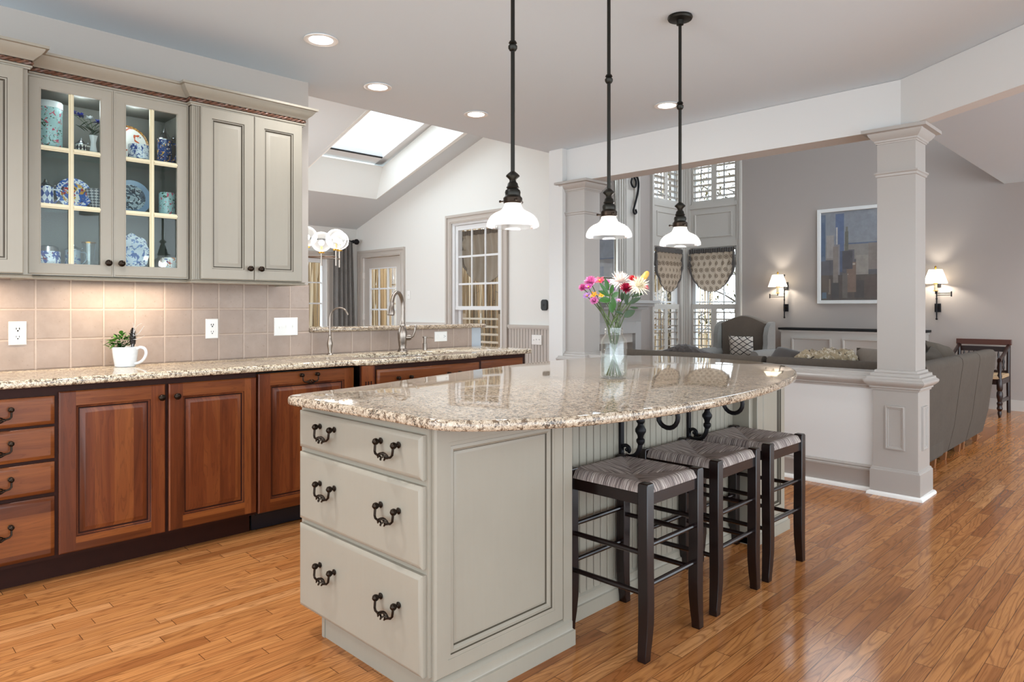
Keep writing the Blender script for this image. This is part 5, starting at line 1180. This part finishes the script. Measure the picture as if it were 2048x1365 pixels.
m.build('spindles', dk, o); MB().box(9.96,1.62,.46,9.99,2.10,.50).build('lower_rail', dk, o); MB().box(9.45,1.60,.37,9.48,2.12,.43).build('front_rail', dk, o)
MB().box(9.44,1.60,.43,9.97,2.12,.47).build('seat', simple('tan_cane_seat','b59a78',.7), o, bev=.008)
# fireplace things
o = thing('wall_mirror','silver-framed mirror on the grey fireplace breast behind the vase','mirror',(7.0,Yb,1.55)); F = left_frame(6.86,Yb-.021,1.57)
MB(F).rings(.56,1.45,[(0,0),(0,.012),(.02,.03),(.045,.016),(.07,.022),(.075,.012)],cap1=False).build('frame', simple('silver_frame','a9a49b',.25,.8), o); MB(F).box(.07,.07,.004,.49,1.38,.012).build('mirror_glass', simple('mirror','d8d8d8',.02,1.), o)
o = thing('scroll_bracket','black iron scroll ornament hanging high on the fireplace breast','ornament',(7.78,Yb,2.8)); yy = Yb-.05
m = MB(); m.tube(catmull([(7.72,yy,2.98),(7.70,yy,2.92),(7.74,yy,2.87),(7.80,yy,2.88),(7.81,yy,2.95),(7.77,yy,3.0),(7.82,yy,3.02),(7.87,yy,2.95),(7.86,yy,2.82),(7.78,yy,2.62),(7.75,yy,2.55),(7.78,yy,2.51),(7.82,yy,2.53),(7.80,yy,2.57)],5), .013, 8); m.tube([(7.79,yy,3.0),(7.79,yy,3.09)], .014, 8); m.tube([(7.79,yy,3.06),(7.79,Yb-.018,3.06)], .012, 8); m.build('scroll', M['iron'], o)
for i,(xc,h) in enumerate(((7.36,.30),(7.57,.18),(7.70,.33))):
    o = thing('taper_candle', ('pale taper candle on the mantel, left of three','pale taper candle on the mantel, shortest in the middle','pale taper candle on the mantel, right of three')[i],'candle',(xc,5.28,1.34),'taper candles on the mantel')
    MB().lathe([(.028,0),(.028,.006),(.010,.012),(.010,.03),(.014,.04)],(xc,5.28,1.3402),14).build('holder', M['nickel'], o); MB().lathe([(.011,.03),(.009,h),(.002,h+.004)],(xc,5.28,1.3402),12).build('candle', simple('pale_wax','d7d3cc',.5), o)

# ---------------- sunroom ----------------
o = thing('globe_chandelier','brass chandelier with clear glass globes in the sunroom','chandelier',(3.72,6.90,1.80)); hx,hy = 3.72,6.90
MB().tube([(hx,hy,1.78),(hx,hy,sz(hy)+.02)], .010, 8).build('down_rod', M['nickel'], o); MB().lathe([(.03,1.76),(.035,1.79),(.03,1.86),(.012,1.88)],(hx,hy,0),16).build('hub', M['nickel'], o)
glb = NT('opal_globe'); glb.t.nodes.remove(glb.b)
_a = glb.n('BsdfTransparent',(1,1,1,1)); _b = glb.n('BsdfTranslucent',(.95,.94,.92,1)); _lw = glb.n('LayerWeight'); _lw.inputs[0].default_value = .5
_m = glb.n('MixShader', glb.math('MULTIPLY_ADD', glb.math('POWER', _lw.outputs[1], 3.), .30, .025), _a, _b); glb.t.links.new(_m.outputs[0], glb.out.inputs[0]); glb = glb.mat
for i,(gx,gy,gz) in enumerate(((3.977,6.638,1.99),(4.36,7.20,2.035),(3.866,6.75,1.96),(3.76,6.87,2.02),(3.30,6.50,1.99),(3.42,7.25,2.0))):
    zb = 1.80+.02*(i%2); m = MB(); m.tube([(hx,hy,1.80),(gx,gy,zb)], .008, 8); m.tube([(gx,gy,zb-.10),(gx,gy,gz-.125)], .009, 8); m.build('arm', M['nickel'], o)
    MB().lathe([(.032,gz-.125),(.034,gz-.112),(.014,gz-.105),(.014,gz-.05)],(gx,gy,0),16).build('socket', M['brass'], o)
    gl = MB(); gl.ball((gx,gy,gz),.108,28,20); gl.build('glass_globe', glb, o); bb = MB(); bb.ball((gx,gy,gz-.01),.030,12,8); bb.build('bulb', M['bulb'], o)
    light('globe_glow','POINT',(gx,gy,gz-.01), 7,(1,.98,.95),shadow_soft_size=.05)
o = thing('linen_curtain','grey linen curtain hanging left of the glazed sunroom door','curtain',(5.85,9.48,0)); m = MB(); L = []
for j in range(20):
    t = j/19; z_ = 2.28-2.26*t; row = []
    for i in range(61):
        s = i/60; row.append((5.63+(.33+.06*t)*s+.0*t, 9.46+.035*math.sin(s*PI*9+.5*math.sin(t*3))*(1-.2*t), z_))
    L.append(row)
m.loops(L, closed=False, cap0=False, cap1=False); m.build('cloth', cloth('grey_linen_curtain','74726f',.45,70.), o, angle=180, solid=.004)
o = thing('curtain_rod','dark curtain rod with ball finial above the sunroom window','curtain rod',(5.2,9.47,2.3)); MB().tube([(4.0,9.47,2.285),(6.0,9.47,2.285)], .016, 10).build('rod', M['iron'], o)
m = MB(); m.ball((6.04,9.47,2.285), .045, 14, 10); m.ball((5.985,9.47,2.285), .028, 10, 8); m.build('finial', M['iron'], o)
m = MB(); m.tube([(5.93,9.47,2.285),(5.93,9.605,2.285)], .010, 8); m.build('rod_bracket', M['iron'], o)
for i,xr in enumerate((5.66,5.74,5.82,5.90)):
    m = MB(); m.tube([(xr,9.47+.026*math.cos(a),2.285+.026*math.sin(a)) for a in [2*PI*k/14 for k in range(15)]], .004, 5); m.build('ring', M['iron'], o)

# ---------------- outdoors ----------------
struct('ground', MB().box(-20,9.8,-.5, 40,40,-.4).box(10.45,-10,-.5,40,9.8,-.4).box(6.3,6.3,-.5,10.45,9.8,-.4), simple('dry_grass_ground','6d5d45',.9,var=.3,vs=3.))
random.seed(3); m = MB()
for i in range(2600):
    a = random.random(); px, py = (random.uniform(4.0,15.5), random.uniform(11.2,14.5)) if a < .72 else (random.uniform(10.5,15.0), random.uniform(8.0,12.0))
    h = random.uniform(2.6,5.0); dx, dy = random.uniform(-.35,.35), random.uniform(-.2,.2); wd = random.uniform(.010,.03); mi = random.randrange(3)
    m.loops([[(px-wd,py,-.4),(px,py+wd,-.4),(px+wd,py,-.4)],[(px+dx*.4-wd*.8,py+dy*.4,h*.55),(px+dx*.4,py+dy*.4+wd,h*.55),(px+dx*.4+wd*.8,py+dy*.4,h*.55)],[(px+dx-.002,py+dy,h),(px+dx,py+dy+.002,h),(px+dx+.002,py+dy,h)]], mi=mi, cap0=False, cap1=False)
o = m.build('dry_reeds', [simple('reed_tan','c0a47c',.9), simple('reed_pale','ded0b4',.9), simple('reed_brown','8c7552',.9)]); o['kind'] = 'stuff'; tag(o, 'tall dry tan reeds growing outside the sunroom windows', 'reeds')
def tree(x, y, h, label, dark=False):
    o = thing('tree', label, 'tree', (x,y,-.4), 'trees outside the corner windows'); m = MB(); random.seed(int(x*31+y*7)); tips = []
    m.tube([(x,y,-.4),(x+.1,y,h*.4),(x,y+.1,h)], [.12,.08,.02], 8)
    for i in range(26):
        z_ = random.uniform(.2,h*.95); a = random.random()*2*PI; l = random.uniform(.7,1.6); p0 = Vector((x,y,z_)); p1 = p0+Vector((math.cos(a)*l*.5,math.sin(a)*l*.5,l*.3)); p2 = p0+Vector((math.cos(a+.3)*l,math.sin(a+.3)*l,l*.55))
        m.tube([p0,p1,p2], [.028,.015,.005], 5); tips += [p1,p2,(p1+p2)/2]
    m.build('trunk', simple('grey_bark','5f584e',.9), o); m = MB()
    for p in tips:
        for k in range(26):
            q = p+Vector((random.gauss(0,.22),random.gauss(0,.22),random.gauss(0,.22))); m.leaf(q, (random.uniform(-1,1),random.uniform(-1,1),random.uniform(-1,1)), (0,0,1), random.uniform(.05,.11), .035, mi=random.randrange(2), curl=.1)
    m.build('foliage', [simple('leaf_olive','49502a',.7), simple('leaf_yellow','7a7242',.7)], o)
tree(13.0,6.2,5.5,'olive-leaved tree outside the right-hand corner window'); tree(13.4,8.3,5.0,'yellow-green tree farther off behind the corner windows'); tree(10.3,8.6,5.2,'olive-leaved tree outside the left-hand corner window'); tree(14.5,4.6,6.0,'tree showing at the right edge of the corner window')
o = thing('deck_railing','pale wooden deck railing seen through the lower part of the sunroom window','railing',(7.3,6.9,0)); wt_ = simple('weathered_deck_wood','a99a83',.8,var=.2,vs=9.)
for y_ in (6.75,7.45,8.4): MB().box(7.25,y_-.05,-.4,7.35,y_+.05,1.15).build('post', wt_, o)
m = MB()
for z_ in (.35,.47,.59,.71,.83,.95,1.07): m.box(7.28,6.7,z_-.014,7.32,9.0,z_+.014)
m.build('rails', simple('pale_rail','d8d2c4',.7), o)
light('sun','SUN',(5,5,20),.8,(1,.95,.86),rot=(math.radians(52),math.radians(8),math.radians(150)),angle=.1)
